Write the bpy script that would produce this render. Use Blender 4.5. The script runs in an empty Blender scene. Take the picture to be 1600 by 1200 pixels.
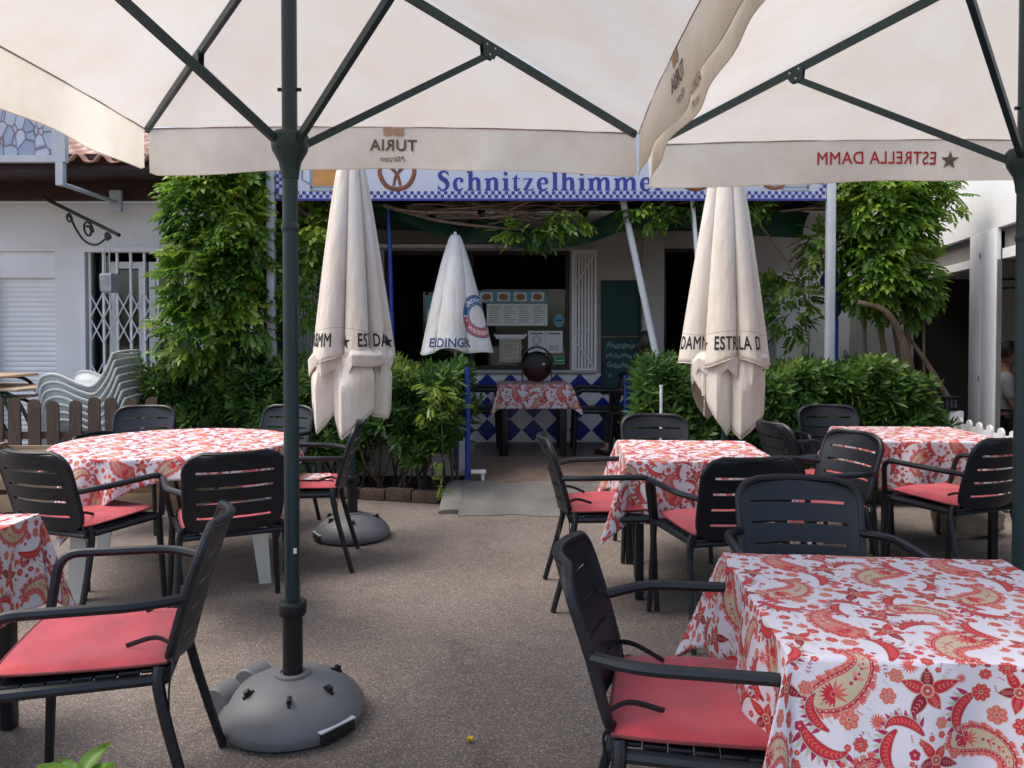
import bpy, bmesh, math, random
import numpy as np
from mathutils import Vector, Matrix
from math import pi, sin, cos, radians as R

SC = bpy.context.scene
C = SC.collection

# ------------------------------------------------------------------ camera, sky, sun, exposure
cam_data = bpy.data.cameras.new("camera")
cam_data.lens = 27.05
cam_data.sensor_width = 36.0
cam_data.clip_start = 0.02
cam_data.clip_end = 2000
camera = bpy.data.objects.new("camera", cam_data)
C.objects.link(camera)
camera.location = (0, 0, 1.40)
camera.rotation_euler = (R(90 - 1.2), 0, 0)
cam_data.shift_y = -50 / 1600
SC.camera = camera

SUN_EL, SUN_AZ = 62.0, 270.0          # azimuth from +Y clockwise: high on the left, softened by cloud
world = bpy.data.worlds.new("World")
SC.world = world
world.use_nodes = True
wn = world.node_tree
for n in list(wn.nodes):
    wn.nodes.remove(n)
w_out = wn.nodes.new("ShaderNodeOutputWorld")
w_bg = wn.nodes.new("ShaderNodeBackground")
w_sky = wn.nodes.new("ShaderNodeTexSky")
w_sky.sky_type = 'NISHITA'
w_sky.sun_disc = False
w_sky.sun_elevation = R(SUN_EL)
w_sky.sun_rotation = R(SUN_AZ)
w_sky.air_density = 1.0
w_sky.dust_density = 4.0
w_sky.ozone_density = 1.0
w_bg.inputs[1].default_value = 0.15
wn.links.new(w_sky.outputs[0], w_bg.inputs[0])
wn.links.new(w_bg.outputs[0], w_out.inputs[0])

sun_data = bpy.data.lights.new("sun", 'SUN')
sun_data.energy = 1.05
sun_data.angle = R(38)
sun_data.color = (1.0, 0.965, 0.91)
sun = bpy.data.objects.new("sun", sun_data)
C.objects.link(sun)
_az, _el = R(SUN_AZ), R(SUN_EL)
_to_sun = Vector((sin(_az) * cos(_el), cos(_az) * cos(_el), sin(_el)))
sun.rotation_euler = _to_sun.to_track_quat('Z', 'Y').to_euler()

SC.view_settings.view_transform = 'Standard'
SC.view_settings.look = 'None'
SC.view_settings.exposure = 1.08
SC.view_settings.gamma = 1.0
SC.render.engine = 'CYCLES'
SC.cycles.max_bounces = 8
SC.cycles.transmission_bounces = 6
SC.cycles.transparent_max_bounces = 8
SC.cycles.use_denoising = True

# ------------------------------------------------------------------ object helpers
def tag(o, label=None, cat=None, group=None, kind=None):
    if label: o["label"] = label
    if cat: o["category"] = cat
    if group: o["group"] = group
    if kind: o["kind"] = kind
    return o

def thing(name, label, cat, loc=(0, 0, 0), rotz=0.0, group=None):
    o = bpy.data.objects.new(name, None)
    o.empty_display_size = 0.1
    C.objects.link(o)
    o.location = loc
    o.rotation_euler = (0, 0, rotz)
    return tag(o, label, cat, group)

def dup(root, loc, rotz, label, group=None):
    r = root.copy(); C.objects.link(r)
    r.location = loc; r.rotation_euler = (0, 0, rotz)
    r["label"] = label
    if group: r["group"] = group
    for ch in list(root.children):
        c = ch.copy(); C.objects.link(c); c.parent = r
        for g in list(ch.children):
            d = g.copy(); C.objects.link(d); d.parent = c
    return r

class MB:
    """collects faces for one mesh object"""
    def __init__(s):
        s.v = []; s.f = []; s.uv = []; s.has_uv = False; s.tint = []
    def add(s, V, F, uv=None, tint=None):
        b = len(s.v)
        s.v.extend([tuple(p) for p in V])
        s.f.extend([tuple(i + b for i in q) for q in F])
        if uv is not None:
            s.has_uv = True; s.uv.extend(uv)
        else:
            s.uv.extend([(0, 0)] * len(V))
        s.tint.extend([tint if tint is not None else 0.5] * len(V))
        return s
    def box(s, x0, x1, y0, y1, z0, z1, ch=0.0, M=None):
        if ch <= 0:
            V = [(x, y, z) for z in (z0, z1) for y in (y0, y1) for x in (x0, x1)]
            F = [(0, 2, 3, 1), (4, 5, 7, 6), (0, 1, 5, 4), (2, 6, 7, 3), (0, 4, 6, 2), (1, 3, 7, 5)]
        else:
            ch = min(ch, (x1 - x0) * .45, (y1 - y0) * .45, (z1 - z0) * .45)
            bm = bmesh.new()
            bmesh.ops.create_cube(bm, size=1)
            for v in bm.verts:
                v.co = Vector((x0 + (v.co.x + .5) * (x1 - x0), y0 + (v.co.y + .5) * (y1 - y0), z0 + (v.co.z + .5) * (z1 - z0)))
            bmesh.ops.bevel(bm, geom=list(bm.edges), offset=ch, segments=2, profile=.5, affect='EDGES')
            bm.verts.index_update()
            V = [tuple(v.co) for v in bm.verts]
            F = [tuple(v.index for v in f.verts) for f in bm.faces]
            bm.free()
        if M is not None: V = [tuple(M @ Vector(p)) for p in V]
        return s.add(V, F)
    def tube(s, path, r, seg=8, cap=True, sx=1.0, M=None):
        P = [Vector(p) for p in path]
        n = len(P)
        rr = r if isinstance(r, (list, tuple)) else [r] * n
        T = []
        for i in range(n):
            a = P[max(i - 1, 0)]; b = P[min(i + 1, n - 1)]
            d = (b - a)
            T.append(d.normalized() if d.length > 1e-9 else Vector((0, 0, 1)))
        up = Vector((0, 0, 1)) if abs(T[0].z) < .9 else Vector((0, 1, 0))
        N = (up - T[0] * up.dot(T[0])).normalized()
        V = []; F = []
        for i in range(n):
            if i:
                N = (N - T[i] * N.dot(T[i]))
                N = N.normalized() if N.length > 1e-6 else T[i].orthogonal().normalized()
            B = T[i].cross(N)
            for k in range(seg):
                a = 2 * pi * k / seg
                V.append(P[i] + N * (cos(a) * rr[i]) + B * (sin(a) * rr[i] * sx))
        for i in range(n - 1):
            for k in range(seg):
                k2 = (k + 1) % seg
                F.append((i * seg + k, i * seg + k2, (i + 1) * seg + k2, (i + 1) * seg + k))
        if cap:
            F.append(tuple(range(seg - 1, -1, -1)))
            F.append(tuple((n - 1) * seg + k for k in range(seg)))
        if M is not None: V = [M @ p for p in V]
        return s.add([tuple(p) for p in V], F)
    def lathe(s, prof, seg=24, M=None, arc=None):
        V = []; F = []
        n = len(prof)
        for (r, z) in prof:
            for k in range(seg):
                a = 2 * pi * k / seg
                V.append((r * cos(a), r * sin(a), z))
        for i in range(n - 1):
            for k in range(seg):
                k2 = (k + 1) % seg
                F.append((i * seg + k, i * seg + k2, (i + 1) * seg + k2, (i + 1) * seg + k))
        F.append(tuple(range(seg - 1, -1, -1)))
        F.append(tuple((n - 1) * seg + k for k in range(seg)))
        if M is not None: V = [tuple(M @ Vector(p)) for p in V]
        return s.add(V, F)
    def grid(s, fn, nu, nv, uvfn=None, closed_u=False, tint=None):
        V = []; UV = [] if uvfn else None; F = []
        mu = nu if closed_u else nu + 1
        for j in range(nv + 1):
            for i in range(mu):
                V.append(fn(i / nu, j / nv))
                if uvfn: UV.append(uvfn(i / nu, j / nv))
        for j in range(nv):
            for i in range(nu):
                i2 = (i + 1) % mu if closed_u else i + 1
                F.append((j * mu + i, j * mu + i2, (j + 1) * mu + i2, (j + 1) * mu + i))
        return s.add(V, F, UV, tint)
    def build(s, name, mat, parent=None, smooth=True, angle=40, solid=0.0, sub=0):
        me = bpy.data.meshes.new(name)
        me.from_pydata(s.v, [], s.f)
        if s.has_uv:
            l = me.uv_layers.new(name="UVMap")
            li = np.zeros(len(me.loops), dtype=np.int32)
            me.loops.foreach_get("vertex_index", li)
            l.data.foreach_set("uv", np.array(s.uv, dtype=np.float32)[li].ravel())
        me.update()
        if smooth:
            me.polygons.foreach_set("use_smooth", [True] * len(me.polygons))
            try: me.set_sharp_from_angle(angle=R(angle))
            except Exception: pass
        if mat: me.materials.append(mat)
        o = bpy.data.objects.new(name, me)
        C.objects.link(o)
        if parent: o.parent = parent
        if solid:
            m = o.modifiers.new("thickness", 'SOLIDIFY'); m.thickness = solid; m.offset = 0
        if sub:
            m = o.modifiers.new("round", 'SUBSURF'); m.levels = sub; m.render_levels = sub
        return o

def np_mesh(name, V, F, mat, parent=None, tint=None, smooth=False):
    """V (n,3) array, F (m,k) array of equal faces; per-vertex tint"""
    me = bpy.data.meshes.new(name)
    n, m, k = len(V), len(F), F.shape[1]
    me.vertices.add(n); me.vertices.foreach_set("co", V.astype(np.float32).ravel())
    me.loops.add(m * k); me.loops.foreach_set("vertex_index", F.astype(np.int32).ravel())
    me.polygons.add(m)
    me.polygons.foreach_set("loop_start", np.arange(0, m * k, k, dtype=np.int32))
    me.polygons.foreach_set("loop_total", np.full(m, k, dtype=np.int32))
    if smooth: me.polygons.foreach_set("use_smooth", [True] * m)
    me.update(calc_edges=True)
    if tint is not None:
        a = me.attributes.new("tint", 'FLOAT', 'POINT')
        a.data.foreach_set("value", tint.astype(np.float32))
    if mat: me.materials.append(mat)
    o = bpy.data.objects.new(name, me); C.objects.link(o)
    if parent: o.parent = parent
    return o

def fillet(pts, r, n=6):
    P = [Vector(p) for p in pts]
    out = [P[0]]
    for i in range(1, len(P) - 1):
        a, b, c = P[i - 1], P[i], P[i + 1]
        d1 = (a - b); d2 = (c - b)
        rr = min(r, d1.length * .48, d2.length * .48)
        p1 = b + d1.normalized() * rr; p2 = b + d2.normalized() * rr
        for k in range(n + 1):
            t = k / n
            out.append(p1 * (1 - t) ** 2 + b * 2 * t * (1 - t) + p2 * t * t)
    out.append(P[-1])
    return out

def smooth_path(pts, n=6):
    P = [Vector(p) for p in pts]
    out = []
    for i in range(len(P) - 1):
        p0 = P[max(i - 1, 0)]; p1 = P[i]; p2 = P[i + 1]; p3 = P[min(i + 2, len(P) - 1)]
        for k in range(n):
            t = k / n
            out.append(0.5 * ((2 * p1) + (p2 - p0) * t + (2 * p0 - 5 * p1 + 4 * p2 - p3) * t * t + (3 * p1 - p0 - 3 * p2 + p3) * t ** 3))
    out.append(P[-1])
    return out

# ------------------------------------------------------------------ materials
def nodes_of(name):
    m = bpy.data.materials.new(name); m.use_nodes = True
    nt = m.node_tree
    b = nt.nodes["Principled BSDF"]
    return m, nt, b

def N(nt, typ, **kw):
    n = nt.nodes.new(typ)
    for k, v in kw.items():
        if k.startswith("i_"):
            key = k[2:]
            n.inputs[int(key) if key.isdigit() else key].default_value = v
        else:
            setattr(n, k, v)
    return n

def mat(name, col, rough=.6, var=.12, scale=6.0, bump=0.0, bscale=80.0, metal=0.0, col2=None, spec=.5, coat=0.0, stretch=None, sheen=0.0):
    m, nt, b = nodes_of(name)
    L = nt.links.new
    tc = N(nt, "ShaderNodeTexCoord")
    src = tc.outputs["Object"]
    if stretch:
        mp = N(nt, "ShaderNodeMapping"); mp.inputs["Scale"].default_value = stretch
        L(src, mp.inputs[0]); src = mp.outputs[0]
    nz = N(nt, "ShaderNodeTexNoise", i_Scale=scale, i_Detail=6.0, i_Roughness=.6)
    L(src, nz.inputs["Vector"])
    rp = N(nt, "ShaderNodeValToRGB")
    c2 = col2 if col2 else tuple(max(0, c * (1 - var * 2)) for c in col)
    rp.color_ramp.elements[0].position = .32; rp.color_ramp.elements[0].color = (*c2, 1)
    rp.color_ramp.elements[1].position = .68; rp.color_ramp.elements[1].color = (*col, 1)
    L(nz.outputs[0], rp.inputs[0]); L(rp.outputs[0], b.inputs["Base Color"])
    b.inputs["Roughness"].default_value = rough
    b.inputs["Metallic"].default_value = metal
    b.inputs["Specular IOR Level"].default_value = spec
    if coat: b.inputs["Coat Weight"].default_value = coat
    if sheen: b.inputs["Sheen Weight"].default_value = sheen
    if bump:
        n2 = N(nt, "ShaderNodeTexNoise", i_Scale=bscale, i_Detail=4.0)
        L(src, n2.inputs["Vector"])
        bp = N(nt, "ShaderNodeBump", i_Strength=bump, i_Distance=.01)
        L(n2.outputs[0], bp.inputs["Height"]); L(bp.outputs[0], b.inputs["Normal"])
    return m

def cloth_mat(name, col, trans=.4, var=.06, stain=(.62, .5, .38), weave=900.0, streak=None):
    m, nt, b = nodes_of(name)
    L = nt.links.new
    tc = N(nt, "ShaderNodeTexCoord")
    src = tc.outputs["Object"]
    if streak:
        mp = N(nt, "ShaderNodeMapping"); mp.inputs["Scale"].default_value = streak
        L(src, mp.inputs[0]); s2 = mp.outputs[0]
    else: s2 = src
    nz = N(nt, "ShaderNodeTexNoise", i_Scale=2.2, i_Detail=7.0, i_Roughness=.62)
    L(s2, nz.inputs["Vector"])
    rp = N(nt, "ShaderNodeValToRGB")
    e = rp.color_ramp.elements
    e[0].position = .30; e[0].color = (*[c * .55 + s * .45 for c, s in zip(col, stain)], 1)
    e[1].position = .55; e[1].color = (*col, 1)
    L(nz.outputs[0], rp.inputs[0])
    n2 = N(nt, "ShaderNodeTexNoise", i_Scale=weave, i_Detail=2.0)
    n3 = N(nt, "ShaderNodeTexNoise", i_Scale=9.0, i_Detail=3.0)
    L(src, n2.inputs["Vector"]); L(s2, n3.inputs["Vector"])
    b1 = N(nt, "ShaderNodeBump", i_Strength=.12, i_Distance=.004)
    b2 = N(nt, "ShaderNodeBump", i_Strength=.35, i_Distance=.03)
    L(n3.outputs[0], b2.inputs["Height"]); L(n2.outputs[0], b1.inputs["Height"]); L(b2.outputs[0], b1.inputs["Normal"])
    L(rp.outputs[0], b.inputs["Base Color"]); L(b1.outputs[0], b.inputs["Normal"])
    b.inputs["Roughness"].default_value = .85
    b.inputs["Specular IOR Level"].default_value = .2
    tr = N(nt, "ShaderNodeBsdfTranslucent")
    L(rp.outputs[0], tr.inputs[0])
    mx = N(nt, "ShaderNodeMixShader"); mx.inputs[0].default_value = trans
    L(b.outputs[0], mx.inputs[1]); L(tr.outputs[0], mx.inputs[2])
    L(mx.outputs[0], nt.nodes["Material Output"].inputs[0])
    return m

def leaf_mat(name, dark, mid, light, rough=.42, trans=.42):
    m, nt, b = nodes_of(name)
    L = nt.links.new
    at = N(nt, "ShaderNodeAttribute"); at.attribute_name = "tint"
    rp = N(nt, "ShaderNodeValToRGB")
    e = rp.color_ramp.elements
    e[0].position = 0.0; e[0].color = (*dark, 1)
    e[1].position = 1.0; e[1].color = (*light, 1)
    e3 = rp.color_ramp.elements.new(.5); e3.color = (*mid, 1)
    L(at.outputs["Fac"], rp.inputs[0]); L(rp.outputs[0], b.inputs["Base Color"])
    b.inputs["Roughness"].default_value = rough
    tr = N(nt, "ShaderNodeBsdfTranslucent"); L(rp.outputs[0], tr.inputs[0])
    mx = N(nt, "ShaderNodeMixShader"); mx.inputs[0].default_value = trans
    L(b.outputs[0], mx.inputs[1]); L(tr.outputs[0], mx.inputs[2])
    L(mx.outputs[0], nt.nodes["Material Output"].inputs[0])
    return m

M = {}
M["chair"] = mat("charcoal_resin", (.009, .011, .016), .42, .15, 9, bump=.05, bscale=900, spec=.42)
M["chair_dark"] = mat("black_plastic", (.006, .006, .007), .5, .1, 9)
M["cushion"] = mat("red_cushion_fabric", (.50, .036, .048), .82, .14, 9, bump=.4, bscale=420, sheen=.3)
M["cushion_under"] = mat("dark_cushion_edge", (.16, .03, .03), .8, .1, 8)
M["strap"] = mat("black_strap", (.012, .012, .014), .8, .1, 30)
M["pole"] = mat("dark_green_paint", (.010, .034, .038), .38, .08, 5, bump=.04, bscale=300)
M["black"] = mat("black_plastic_part", (.008, .008, .009), .5, .1, 12)
M["rivet"] = mat("steel_rivet", (.5, .5, .5), .35, .1, 20, metal=.9)
M["base"] = mat("grey_base_plastic", (.15, .152, .158), .5, .10, 6, bump=.08, bscale=400)
M["canopy"] = cloth_mat("cream_canopy", (.66, .645, .60), .44)
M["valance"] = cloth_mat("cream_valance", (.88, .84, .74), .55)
M["folded"] = cloth_mat("cream_folded_canopy", (.80, .75, .67), .25, streak=(3, 3, .7))
M["white_folded"] = cloth_mat("white_folded_canopy", (.80, .80, .77), .22, streak=(3, 3, .7))
M["seam"] = mat("brown_seam", (.38, .25, .22), .8, .1, 20)
M["print_brown"] = mat("brown_print", (.20, .15, .12), .8, .1, 30)
M["print_tan"] = mat("tan_print", (.58, .40, .28), .8, .1, 30)
M["print_red"] = mat("red_print", (.55, .035, .035), .8, .1, 30)
M["print_black"] = mat("black_print", (.012, .010, .010), .8, .1, 30)
M["print_blue"] = mat("blue_print", (.02, .06, .20), .7, .1, 30)
M["print_lightblue"] = mat("petrol_print", (.03, .13, .28), .7, .1, 30)
M["print_pink"] = mat("faded_red_print", (.55, .10, .11), .7, .1, 30)
M["print_white"] = mat("white_print", (.75, .75, .74), .7, .05, 30)
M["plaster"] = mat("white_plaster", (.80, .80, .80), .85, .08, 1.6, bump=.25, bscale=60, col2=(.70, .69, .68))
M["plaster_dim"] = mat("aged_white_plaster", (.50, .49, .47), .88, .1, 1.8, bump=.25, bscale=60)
M["white_paint"] = mat("white_paint", (.82, .83, .84), .5, .06, 3, bump=.04, bscale=120, col2=(.74, .74, .74))
M["grey_white"] = mat("grey_white_metal", (.50, .53, .56), .45, .08, 4)
M["grey_panel"] = mat("grey_blind", (.20, .19, .18), .7, .1, 5)
M["dark_frame"] = mat("dark_brown_frame", (.025, .014, .010), .5, .2, 12, stretch=(1, 1, 8))
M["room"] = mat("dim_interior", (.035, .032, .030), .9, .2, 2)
M["fascia"] = mat("dark_brown_beam", (.045, .014, .009), .6, .3, 4, bump=.2, bscale=40, stretch=(.5, 4, 6))
M["terracotta"] = mat("terracotta_tile", (.46, .20, .13), .85, .25, 5, bump=.3, bscale=60, col2=(.60, .44, .36))
M["blue_tile"] = mat("cobalt_tile", (.014, .042, .36), .22, .2, 8, bump=.06, bscale=30, col2=(.010, .026, .20))
M["white_tile"] = mat("white_tile", (.78, .78, .79), .3, .06, 6)
M["blue_paint"] = mat("blue_paint", (.012, .055, .36), .4, .12, 8)
M["navy_paint"] = mat("dark_blue_paint", (.012, .025, .10), .45, .12, 8)
M["concrete"] = mat("pale_concrete", (.165, .155, .142), .9, .18, 4, bump=.35, bscale=90)
M["kerb"] = mat("planter_brick", (.13, .085, .06), .9, .3, 8, bump=.5, bscale=50)
M["soil"] = mat("dark_soil", (.03, .02, .014), .95, .3, 14, bump=.6, bscale=60)
M["bark"] = mat("vine_bark", (.22, .15, .10), .9, .25, 14, bump=.5, bscale=60, stretch=(1, 1, .3))
M["stem"] = mat("shrub_stem", (.12, .085, .055), .85, .25, 20, bump=.3, bscale=80)
M["tarp"] = mat("green_tarp", (.006, .060, .032), .6, .2, 4, bump=.3, bscale=14)
M["picket"] = mat("weathered_wood", (.13, .085, .058), .85, .25, 8, bump=.4, bscale=50, stretch=(4, 4, .6), col2=(.075, .05, .036))
M["crate"] = mat("crate_wood", (.32, .22, .13), .85, .2, 6, bump=.3, bscale=60, stretch=(.6, 4, 4))
M["ply"] = mat("table_wood", (.52, .38, .24), .6, .12, 5, stretch=(.6, 4, 4))
M["steel_green"] = mat("dark_green_steel", (.008, .03, .02), .5, .1, 8)
M["monobloc"] = mat("white_plastic", (.62, .64, .60), .42, .08, 3, col2=(.52, .54, .51))
M["iron"] = mat("wrought_iron", (.010, .009, .009), .5, .2, 20)
M["board_green"] = mat("chalkboard", (.012, .055, .052), .75, .2, 5, col2=(.016, .075, .075))
M["chalk"] = mat("chalk", (.42, .52, .50), .95, .2, 40)
M["paper"] = mat("paper", (.80, .83, .81), .8, .06, 6)
M["paper_blue"] = mat("blue_paper", (.16, .42, .52), .7, .1, 6)
M["paper_tan"] = mat("tan_paper", (.60, .53, .43), .8, .1, 6)
M["paper_green"] = mat("green_sticker", (.02, .22, .10), .6, .1, 6)
M["ink"] = mat("grey_ink", (.12, .12, .13), .8, .1, 30)
M["food"] = mat("food_brown", (.22, .09, .035), .7, .3, 60, col2=(.42, .26, .12))
M["sign"] = mat("sign_white", (.60, .64, .74), .45, .05, 2)
M["sign_blue"] = mat("sign_blue", (.028, .035, .26), .5, .05, 10)
M["pretzel"] = mat("pretzel_brown", (.26, .085, .040), .6, .3, 14)
M["beer"] = mat("beer_amber", (.62, .28, .06), .5, .15, 8)
M["glass_print"] = mat("mug_outline", (.25, .33, .38), .5, .1, 10)
M["skin"] = mat("skin", (.40, .20, .14), .55, .08, 12)
M["hair"] = mat("dark_hair", (.020, .014, .011), .6, .2, 60)
M["shirt_white"] = mat("white_shirt", (.58, .58, .60), .85, .06, 8, bump=.3, bscale=20)
M["trousers"] = mat("black_trousers", (.012, .012, .014), .8, .1, 10)
M["bag"] = mat("dark_red_leather", (.045, .010, .008), .35, .3, 8, bump=.2, bscale=120)
M["stone"] = mat("pale_stone", (.36, .29, .21), .9, .25, 5, bump=.5, bscale=22)
M["yellow"] = mat("yellow_petal", (.75, .55, .03), .6, .1, 20)
M["bulb"] = mat("dusty_glass", (.35, .38, .42), .15, .2, 10, spec=.8)
M["leaf_ivy"] = leaf_mat("vine_leaf", (.028, .090, .011), (.135, .275, .024), (.38, .46, .05))
M["leaf_ole"] = leaf_mat("oleander_leaf", (.022, .075, .013), (.075, .175, .026), (.23, .33, .05))
M["leaf_lime"] = leaf_mat("lime_leaf", (.12, .22, .02), (.22, .34, .03), (.34, .45, .05))
M["leaf_basil"] = leaf_mat("basil_leaf", (.10, .22, .02), (.16, .32, .03), (.24, .42, .05))

def glass_mat():
    m, nt, b = nodes_of("window_glass")
    L = nt.links.new
    gl = N(nt, "ShaderNodeBsdfGlossy"); gl.inputs["Roughness"].default_value = .03
    gl.inputs[0].default_value = (.8, .85, .85, 1)
    tr = N(nt, "ShaderNodeBsdfTransparent"); tr.inputs[0].default_value = (.75, .8, .8, 1)
    fr = N(nt, "ShaderNodeFresnel"); fr.inputs[0].default_value = 1.6
    mx = N(nt, "ShaderNodeMixShader")
    L(fr.outputs[0], mx.inputs[0]); L(tr.outputs[0], mx.inputs[1]); L(gl.outputs[0], mx.inputs[2])
    L(mx.outputs[0], nt.nodes["Material Output"].inputs[0])
    return m
M["glass"] = glass_mat()

def asphalt_mat():
    m, nt, b = nodes_of("asphalt")
    L = nt.links.new
    tc = N(nt, "ShaderNodeTexCoord"); src = tc.outputs["Object"]
    big = N(nt, "ShaderNodeTexNoise", i_Scale=.9, i_Detail=8.0, i_Roughness=.65); L(src, big.inputs["Vector"])
    rp = N(nt, "ShaderNodeValToRGB")
    rp.color_ramp.elements[0].position = .3; rp.color_ramp.elements[0].color = (.124, .102, .088, 1)
    rp.color_ramp.elements[1].position = .7; rp.color_ramp.elements[1].color = (.205, .174, .152, 1)
    L(big.outputs[0], rp.inputs[0])
    vo = N(nt, "ShaderNodeTexVoronoi", i_Scale=190.0); L(src, vo.inputs["Vector"])
    # stones: random brightness per cell
    sx = N(nt, "ShaderNodeSeparateColor"); L(vo.outputs["Color"], sx.inputs[0])
    r2 = N(nt, "ShaderNodeValToRGB")
    e = r2.color_ramp.elements
    e[0].position = .0; e[0].color = (.74, .74, .74, 1)
    e[1].position = 1.0; e[1].color = (2.2, 2.1, 2.0, 1)
    k = e.new(.55); k.color = (.95, .95, .95, 1)
    k2 = e.new(.86); k2.color = (1.35, 1.3, 1.27, 1)
    L(sx.outputs[0], r2.inputs[0])
    mu = N(nt, "ShaderNodeMix"); mu.data_type = 'RGBA'; mu.blend_type = 'MULTIPLY'
    mu.inputs[0].default_value = 1.0
    L(rp.outputs[0], mu.inputs[6]); L(r2.outputs[0], mu.inputs[7])
    st = N(nt, "ShaderNodeTexNoise", i_Scale=3.4, i_Detail=9.0, i_Roughness=.7); L(src, st.inputs["Vector"])
    rs = N(nt, "ShaderNodeValToRGB")
    rs.color_ramp.elements[0].position = .30; rs.color_ramp.elements[0].color = (.62, .58, .56, 1)
    rs.color_ramp.elements[1].position = .46; rs.color_ramp.elements[1].color = (1, 1, 1, 1)
    L(st.outputs[0], rs.inputs[0])
    m3 = N(nt, "ShaderNodeMix"); m3.data_type = 'RGBA'; m3.blend_type = 'MULTIPLY'; m3.inputs[0].default_value = .8
    L(mu.outputs[2], m3.inputs[6]); L(rs.outputs[0], m3.inputs[7])
    L(m3.outputs[2], b.inputs["Base Color"])
    b.inputs["Roughness"].default_value = .88
    b.inputs["Specular IOR Level"].default_value = .3
    bp = N(nt, "ShaderNodeBump", i_Strength=.55, i_Distance=.006)
    L(vo.outputs["Distance"], bp.inputs["Height"]); bp.invert = True
    L(bp.outputs[0], b.inputs["Normal"])
    return m
M["asphalt"] = asphalt_mat()

def plank_tile_mat():
    m, nt, b = nodes_of("wood_look_floor_tile")
    L = nt.links.new
    tc = N(nt, "ShaderNodeTexCoord")
    br = N(nt, "ShaderNodeTexBrick", i_Scale=1.0)
    br.inputs["Color1"].default_value = (.20, .14, .105, 1); br.inputs["Color2"].default_value = (.26, .19, .15, 1)
    br.inputs["Mortar"].default_value = (.10, .08, .07, 1)
    br.inputs["Brick Width"].default_value = .6; br.inputs["Row Height"].default_value = .3
    br.inputs["Mortar Size"].default_value = .004
    L(tc.outputs["Object"], br.inputs["Vector"])
    mp = N(nt, "ShaderNodeMapping"); mp.inputs["Scale"].default_value = (2, 9, 1)
    L(tc.outputs["Object"], mp.inputs[0])
    nz = N(nt, "ShaderNodeTexNoise", i_Scale=3.0, i_Detail=7.0); L(mp.outputs[0], nz.inputs["Vector"])
    rp = N(nt, "ShaderNodeValToRGB")
    rp.color_ramp.elements[0].position = .3; rp.color_ramp.elements[0].color = (.6, .55, .52, 1)
    rp.color_ramp.elements[1].position = .7; rp.color_ramp.elements[1].color = (1.15, 1.15, 1.15, 1)
    L(nz.outputs[0], rp.inputs[0])
    mu = N(nt, "ShaderNodeMix"); mu.data_type = 'RGBA'; mu.blend_type = 'MULTIPLY'; mu.inputs[0].default_value = 1
    L(br.outputs[0], mu.inputs[6]); L(rp.outputs[0], mu.inputs[7]); L(mu.outputs[2], b.inputs["Base Color"])
    b.inputs["Roughness"].default_value = .5
    return m
M["floor_tile"] = plank_tile_mat()

def pebble_mat():
    m, nt, b = nodes_of("pebble_print")
    L = nt.links.new
    tc = N(nt, "ShaderNodeTexCoord")
    mp = N(nt, "ShaderNodeMapping"); mp.inputs["Scale"].default_value = (1.0, 1.0, .62)
    L(tc.outputs["Object"], mp.inputs[0])
    v1 = N(nt, "ShaderNodeTexVoronoi", i_Scale=11.0); v1.feature = 'DISTANCE_TO_EDGE'
    v2 = N(nt, "ShaderNodeTexVoronoi", i_Scale=11.0)
    L(mp.outputs[0], v1.inputs["Vector"]); L(mp.outputs[0], v2.inputs["Vector"])
    sx = N(nt, "ShaderNodeSeparateColor"); L(v2.outputs["Color"], sx.inputs[0])
    rp = N(nt, "ShaderNodeValToRGB")
    e = rp.color_ramp.elements
    e[0].position = 0; e[0].color = (.26, .31, .42, 1)
    e[1].position = 1; e[1].color = (.50, .42, .48, 1)
    k = e.new(.5); k.color = (.46, .50, .60, 1)
    L(sx.outputs[0], rp.inputs[0])
    r2 = N(nt, "ShaderNodeValToRGB")
    r2.color_ramp.elements[0].position = .0; r2.color_ramp.elements[0].color = (.22, .17, .22, 1)
    r2.color_ramp.elements[1].position = .085; r2.color_ramp.elements[1].color = (1, 1, 1, 1)
    L(v1.outputs["Distance"], r2.inputs[0])
    mu = N(nt, "ShaderNodeMix"); mu.data_type = 'RGBA'; mu.blend_type = 'MULTIPLY'; mu.inputs[0].default_value = 1
    L(rp.outputs[0], mu.inputs[6]); L(r2.outputs[0], mu.inputs[7]); L(mu.outputs[2], b.inputs["Base Color"])
    b.inputs["Roughness"].default_value = .4
    return m
M["pebbles"] = pebble_mat()

def leafprint_mat():
    m, nt, b = nodes_of("patterned_blouse")
    L = nt.links.new
    tc = N(nt, "ShaderNodeTexCoord")
    wv = N(nt, "ShaderNodeTexNoise", i_Scale=26.0, i_Detail=1.0); wv.inputs["Distortion"].default_value = 2.2
    L(tc.outputs["Object"], wv.inputs["Vector"])
    rp = N(nt, "ShaderNodeValToRGB"); rp.color_ramp.interpolation = 'CONSTANT'
    rp.color_ramp.elements[0].color = (.02, .02, .025, 1)
    rp.color_ramp.elements[1].position = .52; rp.color_ramp.elements[1].color = (.55, .55, .56, 1)
    L(wv.outputs[0], rp.inputs[0]); L(rp.outputs[0], b.inputs["Base Color"])
    b.inputs["Roughness"].default_value = .85
    return m
M["blouse"] = leafprint_mat()
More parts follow.
